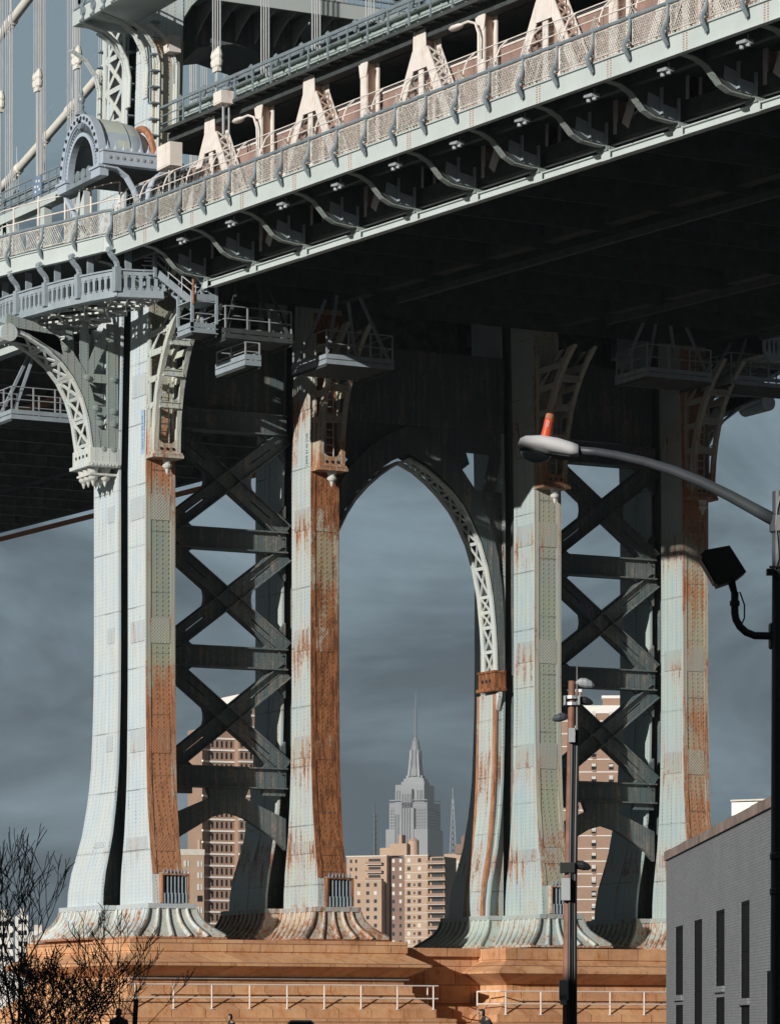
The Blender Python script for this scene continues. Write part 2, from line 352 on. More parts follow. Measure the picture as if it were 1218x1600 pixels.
def make_column(i):
    xc, dz = XC[i], DZ[i]
    side, front, edge, spl, sspl = M['side%d'%i], M['front%d'%i], M['edge%d'%i], M['spl%d'%i], M['sspl%d'%i]
    m = MB(); m.loft(col_rect(xc, i, lambda f: (-.73-.04*f, .73+.04*f, -2.5-.85*f, -.5+.8*f), 5.8, TOPZ, dz))
    for d0, d1 in ((.09, .012), ):         # long rib and edge cover on the two side faces of the front box
        for s in (-1, 1):
            m.loft(col_rect(xc, i, lambda f, s=s: tuple(sorted((s*(.72+.04*f), s*(.755+.04*f))))+(-.8+.8*f, -.51+.8*f), 5.9, 44, dz))
            m.loft(col_rect(xc, i, lambda f, s=s: tuple(sorted((s*(.72+.04*f), s*(.75+.04*f))))+(-1.55+.4*f, -1.49+.4*f), 5.9, 44, dz))
    c = m.build('column', side, TW)
    # middle box: face plates with overhanging lips, flaring sideways at the foot
    m = MB()
    for s in (-1, 1):
        m.loft(col_rect(xc, i, lambda f, s=s: tuple(sorted((s*(.66+1.0*f), s*(.76+1.0*f))))+(.5-.2*f, 3.45+.9*f), 5.8, TOPZ, dz))
        m.loft(col_rect(xc, i, lambda f, s=s: tuple(sorted((s*(.755+1.0*f), s*(.785+1.0*f))))+(.51-.2*f, .57-.2*f), 5.9, 44, dz))
        m.loft(col_rect(xc, i, lambda f, s=s: tuple(sorted((s*(.755+1.0*f), s*(.78+1.0*f))))+(1.9+.4*f, 3.4+.9*f), 5.9, 44, dz))
    m.build('flange_plate', side, c)
    m = MB(); m.loft(col_rect(xc, i, lambda f: (-.62-.95*f, .62+.95*f, 1.5+.2*f, 3.1+.95*f), 5.8, TOPZ, dz)); m.loft(col_rect(xc, i, lambda f: (-.2, .2, -.52+.8*f, 1.55+.2*f), 5.8, TOPZ, dz))
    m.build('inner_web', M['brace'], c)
    # front face plate between the corner angles
    m = MB(); m.loft(col_rect(xc, i, lambda f: (-.49, .49, -2.515-.85*f, -2.48-.85*f), 7.35, 34, dz)); m.build('front_plate', front, c)
    m = MB(); m.loft(col_rect(xc, i, lambda f: (-.745, .745, -2.53-.85*f, -2.47-.85*f), 34.02, 46, dz)); m.build('head_plate', M['headplate'], c)
    for a, b in ((-.745,-.5),(.5,.745)):
        m = MB(); m.loft(col_rect(xc, i, lambda f: (a, b, -2.545-.85*f, -2.47-.85*f), 7.3, 34, dz)); m.build('corner_angle', edge, c)
    for a, b in SPL:
        m = MB(); m.loft(col_rect(xc, i, lambda f: (-.47, .47, -2.55-.85*f, -2.49-.85*f), a, b, dz)); m.build('front_splice', spl, c)
        m = MB()
        for s in (-1,1): m.loft(col_rect(xc, i, lambda f, s=s: tuple(sorted((s*(.72+.04*f), s*(.765+.04*f))))+(-2.36-.75*f, -.84+.76*f), a+.1, b-.05, dz))
        m.build('side_splice', sspl, c); m = MB()
        for s in (-1,1): m.loft(col_rect(xc, i, lambda f, s=s: tuple(sorted((s*(.72+f), s*(.79+f))))+(1.0-.1*f, 1.78+.4*f), a+.3, b-.15, dz))
        m.build('side_splice', sspl, c)
    # grille of short pipes at the foot of the front face
    v = MB(); y0 = -3.55
    v.box(xc-.42, xc+1.0, y0-.02, y0+.35, 7.22+dz, 7.30+dz); v.box(xc-.42, xc-.34, y0-.02, y0+.3, 5.95+dz, 7.22+dz); v.box(xc+.92, xc+1.0, y0-.02, y0+.3, 5.95+dz, 7.22+dz)
    gr = v.build('pipe_grille', edge, c)
    v = MB()
    for k in range(7):
        x = xc-.24+k*.185; v.tube([(x, y0+.1, 6.35+dz), (x, y0+.1, 7.2+dz)], .045, 8); v.tube([(x, y0+.02, 5.93+dz), (x, y0+.02, 6.4+dz)], .06, 8)
        v.lathe((x, y0+.12, 7.3+dz), [(.05,0),(.06,.08),(.03,.16),(.005,.24)], 8)
    v.build('pipe', M['rail'], c)
    v = MB(); v.box(xc-.4, xc+.98, y0+.2, y0+.24, 5.95+dz, 7.2+dz); v.build('grille_back', M['black'], c)
    # moulded foot: abacus plate, ogee skirt, ribs, bottom plate
    b = MB(); b.prism(base_poly(0, .06), 'xy', 5.68+dz, 5.9+dz); b.v = [(x+xc, y, z) for x, y, z in b.v]
    foot = b.build('foot_plate', sspl if i == 1 else M['sspl%d' % i], TW)
    b = MB(); b.loft([[(x+xc, y, z+dz) for x, y in base_poly(k)] for k, z in PROF], caps=False)
    b.build('foot_skirt', M['skirt%d' % i], foot)
    b = MB()
    Z = base_poly(0); n = len(Z); B1 = base_poly(1)
    for e in range(n):
        L = math.dist(Z[e], Z[(e+1) % n])
        if L < .9: 
            continue
        cnt = max(2, round(L/.5))
        for q in range(cnt+1):
            f = q/cnt; pts = []
            for k, z in PROF:
                P = base_poly(k, .035); a, c2 = P[e], P[(e+1) % n]
                pts.append((xc+a[0]+(c2[0]-a[0])*f, a[1]+(c2[1]-a[1])*f, z+dz))
            b.tube(pts, [.07,.075,.085,.095,.105,.11,.115,.115,.11], 7)
    b.build('foot_rib', M['skirt%d' % i], foot)
    b = MB(); b.prism(base_poly(1, .1), 'xy', 4.26+dz, 4.355+dz); b.v = [(x+xc, y, z) for x, y, z in b.v]; b.build('bottom_plate', edge, foot)
    return c
for i, (p, r) in enumerate((((.56,.60,.56), .3), ((.55,.47,.36), .42), ((.45,.52,.47), .24), ((.45,.50,.45), .4))):
    M['skirt%d' % i] = steel('moulded_foot_plate', p, ((0,r+.12),(.05,r),(1,r)), riv=.13, rr=.1, seams=False, seed=i*1.3+.8, rust_dark=.1, streak=.8)
cols = [make_column(i) for i in range(4)]

# front brackets that carry the deck bearings
def make_bracket(xc, mat, matdark):
    zs = [26.62,27.6,28.5,29.4,30.2,31.0,31.7,32.4,33.0]; yo = [-3.25,-3.28,-3.38,-3.58,-3.86,-4.26,-4.75,-5.4,-6.1]
    outer = list(zip(yo, zs)); inner = [(y+.34 if z < 31 else y+.34+(z-31)*.12, z-(0 if z < 31 else .08)) for y, z in outer]
    m = MB()
    for s in (-1, 1):
        a, b = (s*.56, s*.66)
        m.strip(outer, inner, 'yz', xc+a, xc+b)                                   # curved chord
        m.prism([(-2.78,26.62),(-2.52,26.62),(-2.52,33.0),(-2.78,33.0)], 'yz', xc+a, xc+b)   # post by the column
        m.prism([(-3.24,26.62),(-2.53,26.62),(-2.53,27.9),(-3.22,27.9)], 'yz', xc+a+s*.012, xc+b-s*.012)
        for z, y in ((28.9,-3.3),(30.1,-3.7),(31.3,-4.3),(32.2,-5.0)):
            m.prism([(y,z-.14),(-2.53,z-.14),(-2.53,z+.14),(y,z+.14)], 'yz', xc+a+s*.01, xc+b-s*.01)
            m.lathe((xc+s*.66, -2.65, z), [(.12,-.04),(.12,.07),(.07,.08)], 10, 'x'); m.lathe((xc+s*.66, y+.2, z), [(.12,-.04),(.12,.07),(.07,.08)], 10, 'x')
        m.prism([(-2.6,31.4),(-2.55,30.9),(-4.7,32.9),(-5.1,32.9)], 'yz', xc+a+s*.015, xc+b-s*.015)
    b = m.build('bracket', mat, TW)
    m = MB()
    for s in (-1, 1):                                                              # face strips along the curve
        for i in range(len(zs)-1): m.bar((xc+s*.56, yo[i]-.02, zs[i]), (xc+s*.56, yo[i+1]-.02, zs[i+1]), .22, .04, (1,0,0))
    for z in (28.9, 30.3, 31.6):
        y = lerp_table(list(zip(zs, yo)), z); m.box(xc-.5, xc+.5, y-.05, y+.02, z-.17, z+.17); m.box(xc-.5, xc+.5, y-.1, y-.05, z+.1, z+.15); m.box(xc-.5, xc+.5, y-.1, y-.05, z-.15, z-.1)
    m.box(xc-.5, xc+.5, -3.29, -3.2, 26.7, 27.15)
    for k, zz in ((0,27.15),(1,29.1),(2,30.5)):                                     # rounded corners of the openings
        y = lerp_table(list(zip(zs, yo)), zz)
        for s in (-1,1): m.prism([(xc+s*.48,zz),(xc+s*.2,zz),(xc+s*.36,zz+.1),(xc+s*.44,zz+.2),(xc+s*.48,zz+.42)], 'xz', y-.03, y+.03)
    m.build('bracket_face', mat, b)
    m = MB(); m.box(xc-.78, xc+.78, -3.42, -2.54, 26.48, 26.62); m.box(xc-.72, xc+.72, -3.36, -2.56, 26.62, 26.74)
    for k in range(14): m.box(xc-.7+k*.105, xc-.645+k*.105, -3.425, -3.36, 26.62, 26.7)
    m.build('bracket_ledge', mat, b)
    m = MB(); 
    for k in range(3): m.lathe((xc-.3+k*.3, -3.31, 26.9), [(.07,-.01),(.07,.03)], 8, 'y')
    m.build('bracket_hole', M['black'], b)
    m = MB()
    for s in (-.2, .2): m.box(xc+s-.025, xc+s+.025, -3.02, -2.97, 27.1, 30.4)
    for k in range(9): m.box(xc-.2, xc+.2, -3.01, -2.98, 27.35+k*.36, 27.4+k*.36)
    m.build('ladder', M['sagepale'], b)
    m = MB(); m.lathe((xc+.12, -3.0, 25.75), [(.01,0),(.06,.08),(.1,.25),(.2,.33),(.24,.42),(.16,.5),(.2,.6),(.27,.78),(.18,.78)], 14)
    m.build('pendant', M['pendant'], b)
    return b
M['pendant'] = plain('pendant_paint', (.55,.56,.53), .5, dirt=(.35,.2,.12), dirt_amt=.1)
for i in range(4): make_bracket(XC[i], M['brk0'] if i == 0 else M['brk'], M['brk'])

# side brackets under the bulging balconies (the arch points outwards)
def side_bracket(sg):
    X0 = sg*15.39
    intr = [(16.75,26.95),(16.82,27.5),(16.98,28.6),(17.3,29.65),(17.75,30.5),(18.35,31.2),(19.1,31.75),(20.0,32.2),(21.1,32.6)]
    extr = [(16.3,26.95),(16.32,27.6),(16.45,28.75),(16.7,29.9),(17.1,30.9),(17.7,31.75),(18.5,32.4),(19.6,32.95),(21.0,33.25)]
    mid = [(16.72-.0,26.95),(16.78,27.5),(16.9,28.6),(17.2,29.65),(17.62,30.55),(18.2,31.3),(18.95,31.9),(19.9,32.38),(21.05,32.75)]
    m = MB(); y0, y1 = .58, .74
    I = [(sg*x, z) for x, z in mid]; E = [(sg*x, z) for x, z in extr]
    m.strip(I, E, 'xz', y0, y1); m.strip(I, E, 'xz', 2.34, 2.5)
    for ya, yb in ((y0+.01, y1-.01),(2.35, 2.49)):
        m.prism([(X0,26.95),(sg*15.95,26.95),(sg*15.95,33.2),(X0,33.2)], 'xz', ya, yb)
        m.prism([(sg*15.9,26.95),(sg*16.35,26.95),(sg*16.35,28.2),(sg*15.9,28.2)], 'xz', ya+.012, yb-.012)
        for z, x in ((29.1,16.55),(30.6,17.0)): m.prism([(sg*15.9,z-.2),(sg*x,z-.2),(sg*x,z+.2),(sg*15.9,z+.2)], 'xz', ya+.015, yb-.015)
        m.bar((sg*17.1,(ya+yb)/2,30.7),(sg*17.1,(ya+yb)/2,33.2), .42, yb-ya-.04, (1,0,0))
        m.bar((sg*17.0,(ya+yb)/2,30.6),(sg*15.9,(ya+yb)/2,32.9), yb-ya-.05, .45, (0,1,0))
        m.prism([(sg*21.0,32.65),(sg*18.4,32.45),(sg*18.2,31.55),(sg*19.4,32.1),(sg*21.0,32.62)], 'xz', ya-.01, yb+.01)
        for x, z in ((15.65,27.3),(16.15,27.3),(15.65,28.5),(16.35,28.5),(15.65,29.1),(16.55,29.2),(15.65,30.6),(17.0,30.6),(18.1,31.85)):
            m.lathe((sg*x, ya, z), [(.14,.0),(.14,-.1),(.06,-.12)], 12, 'y')
    b = m.build('balcony_bracket', M['sage'], TW)
    m = MB()                                                                        # lattice soffit
    P = [(sg*x, z) for x, z in intr]
    for ya, yb in ((.54,.86),(2.22,2.54)):
        Q = [(sg*(x-.1 if k < 6 else x), z+(0 if k < 6 else .1)) for k, (x, z) in enumerate(intr)]
        m.strip(P, Q, 'xz', ya, yb)
    pts = [Vector((x-sg*.05, 0, z+.03)) for x, z in P]
    for k in range(len(pts)-2):
        a, c = pts[k], pts[k+1]; ya, yb = .84, 2.24
        A0, A1, C0, C1 = Vector((a.x,ya,a.z)), Vector((a.x,yb,a.z)), Vector((c.x,ya,c.z)), Vector((c.x,yb,c.z))
        nrm = (c-a).cross(Vector((0,1,0)))
        m.bar(A0, C1, .06, .16, nrm); m.bar(A1, C0, .05, .16, nrm); m.bar(A0, A1, .08, .14, nrm)
        if k % 2 == 0: d = (c-a)*.12; m.bar(A0+d*1.4, A1+d*1.4, .08, .12, nrm)
    m.build('soffit_lattice', M['sagepale'], b)
    m = MB(); m.box(sg*16.85, X0, .5, 2.6, 26.62, 27.35); m.box(sg*16.98, X0, .38, 2.7, 26.46, 26.62)
    for k in range(8): m.box(sg*(15.5+k*.18), sg*(15.6+k*.18), .34, .38, 26.5, 26.6)
    m.build('bracket_block', M['sagepale'], b)
    m = MB()
    for k in range(4): m.lathe((sg*16.86, .9+k*.42, 27.0), [(.08,-.02),(.08,.02)], 8, 'x')
    m.build('bracket_hole', M['black'], b)
    m = MB()
    for y in (1.0, 1.55, 2.1):
        for x in (16.5, 15.9): m.lathe((sg*x, y, 25.5), [(.01,.1),(.05,.18),(.1,.34),(.2,.42),(.24,.52),(.17,.6),(.22,.7),(.3,.96),(.2,.96)], 12)
    m.box(sg*16.75, X0, .75, 2.35, 26.1, 26.2)
    m.build('pendant', M['pendant'], b)
    m = MB(); m.lathe((sg*20.95, .44, 32.35), [(.42,0),(.42,2.2)], 18, 'y'); m.build('scroll_end', M['sagepale'], b)
side_bracket(-1); side_bracket(1)

# pointed arch between the two inner columns
AI = [(0,27.9),(.9,27.5),(1.6,27.02),(2.3,26.42),(2.95,25.72),(3.4,25.05),(3.9,24.1),(4.3,22.9),(4.58,21.5),(4.74,20),(4.82,18.8),(4.86,17.6)]
AE = [(0,29.6),(1.3,29.0),(2.2,28.4),(3.0,27.6),(3.7,26.7),(4.2,25.85),(4.65,24.8),(4.98,23.5),(5.2,22),(5.3,20.4),(5.34,19),(5.36,17.6)]
AM = [(a[0]*.8+b[0]*.2, a[1]*.8+b[1]*.2) for a, b in zip(AI, AE)]
m = MB()
for s in (-1, 1):
    A = [(s*x, z) for x, z in AM]; B = [(s*x, z) for x, z in AE]
    m.strip(A, B, 'xz', .4, .57); m.strip(A, B, 'xz', 1.65, 1.82)
    m.box(s*.0, s*5.36, .45, .6, 29.6, 33.3); m.box(s*.0, s*5.36, 1.6, 1.78, 29.6, 33.3)
    m.bar((s*4.4,.9,25.3),(s*5.3,.9,29.6), .3, .5, (0,1,0)); m.bar((s*2.6,.9,28.0),(s*3.4,.9,29.7), .3, .5, (0,1,0))
for s in (-1, 1):                           # spandrel plates, with a small gap left near the crown
    low = [p for p in AE if p[1] < 26.8]; m.strip([(s*x, z) for x, z in low], [(s*5.37, z) for x, z in low], 'xz', .66, .8)
    m.prism([(s*1.9,28.6),(s*5.37,28.5),(s*5.37,29.6),(s*.2,29.6)], 'xz', .66, .8); m.prism([(s*2.2,28.4),(s*3.0,27.62),(s*3.5,28.0),(s*3.3,28.6),(s*2.0,28.62)], 'xz', .67, .79)
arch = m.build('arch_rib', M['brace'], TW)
for s in (-1, 1):
    m = MB()
    I = [(s*x, z) for x, z in AI]; J = [(s*(x*.985+ (.0)), z+.1 if x < 3 else z) for x, z in AI]; J = [(s*(x+(.1 if x > 2 else .0)), z+(.12 if x <= 3 else 0)) for x, z in AI]
    m.strip(I, J, 'xz', .36, .68); m.strip(I, J, 'xz', 1.55, 1.87)
    dens = []
    for k in range(len(AI)-1):
        a, c = Vector((s*AI[k][0],0,AI[k][1])), Vector((s*AI[k+1][0],0,AI[k+1][1]))
        nseg = max(1, round((c-a).length/1.0))
        for q in range(nseg): dens.append(a.lerp(c, q/nseg))
    dens.append(Vector((s*AI[-1][0],0,AI[-1][1])))
    for a, c in zip(dens, dens[1:]):
        off = Vector((s*.05,0,.02)); a, c = a+off, c+off; nrm = (c-a).cross(Vector((0,1,0)))
        A0, A1, C0, C1 = [Vector((p.x, y, p.z)) for p in (a, c) for y in (.66, 1.57)]
        for d in (-.06, .06):
            o2 = Vector((0,d,0)); m.bar(A0+o2, C1+o2, .04, .05, nrm); m.bar(A1+o2, C0+o2, .035, .05, nrm)
        m.bar(A0, A1, .06, .16, nrm)
    m.build('arch_lattice', M['sagepale'], arch)
    m = MB(); m.box(s*4.72, s*5.36, .3, 1.95, 17.0, 17.75); m.box(s*4.62, s*5.36, .22, 2.03, 16.85, 17.0); m.box(s*4.66, s*5.36, .26, 1.99, 17.75, 17.86)
    m.build('arch_seat', M['edge1'], arch)
    m = MB()
    for k in range(3): m.lathe((s*4.715, .75+k*.38, 17.36), [(.1,-.02),(.1,.02)], 6, 'x')
    m.build('seat_opening', M['black'], arch)
    # pilaster under the seat, flaring at the foot with the column
    m = MB(); rg = []
    for z in [z for z in ZL if z < 16.7]+[16.85]:
        f = lerp_table(FL, z); rg.append([(s*(4.92-.75*f), .62, z-.15), (s*5.4, .62, z-.15), (s*5.4, 2.35+.2*f, z-.15), (s*(4.92-.75*f), 2.35+.2*f, z-.15)])
    m.loft(rg); pil = m.build('pilaster', M['side1'], arch)
    m = MB()
    for ya, yb in ((.56,.8),(2.2,2.42)):
        rg = []
        for z in [z for z in ZL if z < 16.7]+[16.85]:
            f = lerp_table(FL, z); x0 = 4.9-.75*f; rg.append([(s*x0, ya, z-.15),(s*(x0+.12), ya, z-.15),(s*(x0+.12), yb, z-.15),(s*x0, yb, z-.15)])
        m.loft(rg)
    m.build('pilaster_edge', M['edge0'], pil)
    m = MB(); m.prism([(.3,16.85),(.3,16.6),(.45,16.2),(.57,15.9),(.57,16.85)], 'yz', s*4.95, s*5.15); m.build('seat_corbel', M['sagepale'], arch)

# X bracing between the outer pairs
def bracing(xl, xr, dzz):
    Y = .32
    for zc in (23.4, 17.8, 12.1, 29.0):
        m = MB(); m.box(xl, xr, Y-.2, Y+.2, zc-.44+dzz, zc+.44+dzz); m.box(xl, xr, Y-.42, Y+.42, zc+.44+dzz, zc+.51+dzz); m.box(xl, xr, Y-.42, Y+.42, zc-.51+dzz, zc-.44+dzz)
        m.build('strut', M['brace'], TW)
    for za, zb in ((23.9,28.5),(18.3,22.9),(12.6,17.3)):
        za += dzz; zb += dzz; xm, zm = (xl+xr)/2, (za+zb)/2
        m = MB()
        for p, q, t in (((xl,za),(xr,zb),0),((xl,zb),(xr,za),.015)):
            d = Vector((q[0]-p[0],0,q[1]-p[1])).normalized(); nn = Vector((-d.z,0,d.x))
            for o_ in (-.25, .25):
                a = Vector((p[0],Y,p[1]))+nn*o_; b = Vector((q[0],Y,q[1]))+nn*o_; m.bar(a, b, .46-t, .42, (0,1,0)) if False else m.bar(a, b, .3-t, .42, (0,1,0))
            L = (Vector((q[0],0,q[1]))-Vector((p[0],0,p[1])))
            for f0, f1 in ((.0,.14),(.3,.7),(.86,1.0)):
                m.bar(Vector((p[0],Y,p[1]))+L*f0, Vector((p[0],Y,p[1]))+L*f1, .26-t, .5, (0,1,0))
            for o_ in (-.39, .39):                                                 # outstanding angles
                m.bar(Vector((p[0],Y,p[1]))+nn*o_, Vector((q[0],Y,q[1]))+nn*o_, .62-t*2, .05, (0,1,0))
        # rounded gusset at the crossing, with big fillets left and right
        for s in (-1, 1):
            g = [(xm, zm)]+[(xm+s*(1.22+1.1*abs(q/8)**2.0), zm+1.5*q/8) for q in range(-8, 9)]
            m.prism(g, 'xz', Y-.13, Y+.13)
        for sx, xx in ((1, xl), (-1, xr)):
            for sz, z0 in ((1, za), (-1, zb)):
                m.prism([(xx, z0), (xx+sx*1.25, z0), (xx+sx*.7, z0+sz*.42), (xx, z0+sz*1.3)], 'xz', Y-.12, Y+.12)
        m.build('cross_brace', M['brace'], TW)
    m = MB(); xm = (xl+xr)/2; z1 = 11.58+dzz
    m.prism([(xl,8.7+dzz),(xl,10.2+dzz),(xm-.9,11.1+dzz),(xm-1.1,z1),(xm+1.1,z1),(xm+.9,11.1+dzz),(xr,10.2+dzz),(xr,8.7+dzz),(xr-.6,9.25+dzz),(xm+.8,10.2+dzz),(xm,10.42+dzz),(xm-.8,10.2+dzz),(xl+.6,9.25+dzz)][::1], 'xz', Y-.15, Y+.15)
    m.box(xl+.02, xl+1.2, Y-.13, Y+.13, z1-.3, z1); m.box(xr-1.2, xr-.02, Y-.13, Y+.13, z1-.3, z1)
    m.build('arch_brace', M['brace'], TW)
bracing(-12.95, -6.83, 0); bracing(7.75, 13.9, -.1)
for a, b in ((-13.9, -12.95), (6.83, 7.75)):
    for z0, z1 in ((9.0, 33.2),): MB().box(a, b, .14, .5, z0, z1).build('brace_post', M['brace'], TW)
for a in (-13.9, 6.83): MB().box(a, a+7.07, .4, 1.6, 29.6, 33.3).build('spandrel_beam', M['brace'], TW)

# column heads above the deck: lattice face, cable hood pipes, portal beam with a balcony
for i in (0,):
    xc = XC[i]
    m = MB()
    for k in range(5):
        z0 = 41.4+k*1.55; x0 = lean(xc, z0)-.83; x1 = lean(xc, z0+1.55)-.83
        m.bar((x0,.7,z0),(x1,2.7,z0+1.55), .06,.22,(1,0,0)); m.bar((x0,2.7,z0),(x1,.7,z0+1.55), .05,.22,(1,0,0)); m.bar((x0,.6,z0),(x0,2.9,z0), .07,.24,(1,0,0))
    m.bar((lean(xc,41)-.84,.66,41),(lean(xc,49)-.84,.66,49), .08,.3,(1,0,0)); m.bar((lean(xc,41)-.84,2.9,41),(lean(xc,49)-.84,2.9,49), .08,.3,(1,0,0))
    m.build('lattice_face', M['sagepale'], cols[i])
    m = MB(); m.add([(lean(xc,41)-.775,.5,41),(lean(xc,41)-.775,2.5,41),(lean(xc,49)-.775,2.5,49),(lean(xc,49)-.775,.5,49)], [(0,1,2,3)]); m.build('lattice_back', M['black'], cols[i])
    for yy, xo in ((-2.75,-.55),(.0,-.95),(3.3,-.9),(-2.72,.35)):
        m = MB()
        for d in (0,.17):
            pts = [(lean(xc,z)+xo-d*.2, yy+d, z) for z in (40.5,42.5,44.0,44.8)]+[(lean(xc,45)+xo-.25-d*.2, yy+d-.1, 45.5),(lean(xc,45)+xo-.8-d*.2, yy+d-.25, 46.1),(lean(xc,45)+xo-1.6-d*.2, yy+d-.35, 46.5)]
            m.tube(pts, .065, 8)
        m.build('conduit', M['sagepale'], cols[i])
    m = MB()
    for k in range(8):
        for yy in (-2.75,.0,3.3): m.box(lean(xc,41.5+k*.75)-.98, lean(xc,41.5+k*.75)-.6, yy-.12, yy+.25, 41.4+k*.75, 41.46+k*.75)
    m.build('conduit_clamp', M['rail'], cols[i])
m = MB(); zt = 46.4
arc = [(-13.7,zt),(-13.7,44.6),(-13.2,45.3),(-12.2,45.8),(-10.4,46.1),(-8.4,45.9),(-7.5,45.4),(-6.9,44.6),(-6.9,zt)]
m.prism([(-13.7,44.4),(-13.2,45.2),(-12.3,46.1),(-10.4,46.5),(-8.4,46.1),(-7.4,45.2),(-6.9,44.4),(-6.9,49),(-13.7,49)], 'xz', -1.6, 2.6)
m.prism([(-5.3,44.4),(-4.4,45.9),(-2.8,46.5),(0,46.7),(2.8,46.5),(4.4,45.9),(5.3,44.4),(5.3,49),(-5.3,49)], 'xz', -1.6, 2.6)
m.prism([(13.7,44.4),(13.2,45.2),(12.3,45.75),(10.4,46.0),(8.4,45.75),(7.4,45.2),(6.9,44.4),(6.9,49),(13.7,49)], 'xz', -1.6, 2.6)
pb = m.build('portal_beam', M['brace'], TW)
m = MB(); m.box(-13.5, 15.6, -4.6, -1.65, 48.0, 48.15); m.box(-13.5, 15.6, -4.75, -4.6, 47.5, 48.15); m.build('portal_walk', M['fascia'], pb)
m = MB()
for k in range(30): m.prism([(-4.6,48),(-1.65,48),(-1.65,46.6),(-2.3,47.1),(-3.2,47.5),(-4.6,47.75)], 'yz', -13.4+k*1.0, -13.32+k*1.0)
m.build('portal_corbel', M['sage'], pb)
m = MB()
for k in range(60): m.tube([(-13.4+k*.48,-4.68,48.15),(-13.4+k*.48,-4.68,49.3)], .035, 6)
for z in (48.2, 48.5, 49.3): m.tube([(-13.5,-4.68,z),(15.6,-4.68,z)], .05, 6)
for k in range(24): m.lathe((-13+k*1.2, -4.68, 48.85), [(.3,-.03),(.3,.03),(.22,.03),(.22,-.03)], 14, 'y')
m.build('portal_railing', M['rail'], pb)
# balcony wrapped round the near column head
m = MB(); bx0, bx1, by0, by1 = -17.8, -15.0, -8.5, -.1
m.box(bx0, bx1, by0, by1, 47.1, 47.25); m.box(bx0-.15, bx0, by0-.15, by1+.15, 46.75, 47.4); m.box(bx0, bx1, by1, by1+.15, 46.75, 47.4)
hb = m.build('head_balcony', M['fascia'], TW)
m = MB()
for k in range(21):
    y = by0+k*.4; m.tube([(bx0-.1,y,47.4),(bx0-.1,y,48.35)], .03, 6)
    if k % 3 == 0: m.lathe((bx0-.1,y+.6,47.8),[(.3,-.02),(.3,.02),(.2,.02),(.2,-.02)],14,'x'); m.lathe((bx0-.22,y,47.15),[(.2,-.05),(.22,.05),(.1,.07)],12,'x')
    if k % 3 == 0: m.tube([(bx0-.35,y,46.65),(bx0-.2,y,46.85),(bx0-.3,y,47.25),(bx0-.12,y,47.65),(bx0-.1,y,48.4)],.06,6)
for z in (47.5,48.35): m.tube([(bx0-.1,by0,z),(bx0-.1,by1,z),(bx1,by1,z)],.05,6)
m.build('head_railing', M['rail'], hb)
m = MB(); 
for yy in (-2.4, -.4):
    pts = [(-15.3,43.2),(-15.25,44.6),(-15.4,45.4),(-15.8,46.1),(-16.5,46.6),(-17.7,46.9)]
    for d in (0,.25): m.tube([(x, yy+d, z) for x, z in pts], .09, 8)
m.build('head_bracket', M['sagepale'], hb)
# stencilled survey numbers on two columns
for i, (px, py, h) in enumerate(((224, 676, 1.9), (480, 703, 1.7))):
    xs = XC[i]-.735+lean(XC[i], 28)-XC[i]
    p = atX(px, py, xs)
    if i == 0:
        m = MB(); m.box(xs-.035, xs-.03, p.y-.19, p.y+.19, p.z-1.0, p.z+1.05); m.build('stencil_patch', M['patch'] if 'patch' in M else plain('blue_patch', (.33,.45,.60), .6), cols[i])
    Mx = Matrix.Translation((xs-.037, p.y, p.z)) @ Matrix.Rotation(R(-90), 4, 'Z') @ Matrix.Rotation(R(90), 4, 'X') @ Matrix.Rotation(R(-90), 4, 'Z')
    text('stencil', '2015 56 15 52051', .22, plain('stencil_ink', (.06,.09,.14), .7), cols[i], Mx, .002)
# ------------------------------------------------------------------ bridge decks
M['parapet'] = plain('parapet_green', (.36,.42,.40), .6, var=.25, scale=3)
GS, GM = .038, .020
def G(y): return GS*y if y < 0 else GM*y
def sh(m, g):                                # lay a level part to the deck's grade
    m.v = [(x, y, z+g*y) for x, y, z in m.v]; return m
P = 4.95                                     # panel length
PY = [-3.65-P*k for k in range(13)]          # panel points of the side span: -3.65, -8.6 ...
Y0, Y1 = -66.0, -4.6
DK = thing('bridge_deck', 'sunlit pale green bridge deck overhead with wire railing panels and white truss frames', 'bridge deck', (-14.63, -30, 35))
sh(MB().box(-18.36, -18.24, Y0, Y1-.9, 35.3, 35.97), GS).build('fascia_girder', M['fascia'], DK)
m = MB(); m.box(-18.44, -18.2, Y0, Y1-.9, 35.97, 36.02); m.box(-18.44, -18.2, Y0, Y1-.9, 35.26, 35.3)
for y in PY:
    for d in (0, -2.475): m.box(-18.372, -18.36, y+d-.02, y+d+.02, 35.31, 35.96)
sh(m, GS).build('fascia_flange', M['fascia'], DK)
m = MB()
for k, y in enumerate(PY):
    for z in range(7): m.box(-18.39, -18.36, y-.62, y-.54, 35.34+z*.09, 35.375+z*.09); m.box(-18.39, -18.36, y-.42, y-.34, 35.34+z*.09, 35.375+z*.09)
sh(m, GS).build('fascia_splice', M['pink'], DK)
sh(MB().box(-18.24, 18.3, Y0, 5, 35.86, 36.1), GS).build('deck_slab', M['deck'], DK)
sh(MB().box(-14.2, -5.4, Y0, -2, 41.0, 41.25).box(5.4, 14.2, Y0, -2, 41.0, 41.25), GS).build('upper_roadway', M['deck'], DK)
for s in (-14.63, -6.1, 6.1, 14.63):
    if s == -14.63: continue
    m = MB(); m.box(s-.3, s+.3, Y0, -3, 34.4, 35.0); m.box(s-.3, s+.3, Y0, -3, 40.6, 41.2)
    for k in range(12):
        y = -3.65-P*k; m.box(s-.2, s+.2, y-.25, y+.25, 34.6, 40.4)
        m.bar((s, y, 34.5 if k % 2 else 40.5), (s, y-P, 40.5 if k % 2 else 34.5), .4, .5, (1,0,0))
    sh(m, GS).build('inner_truss', M['deck'], DK)
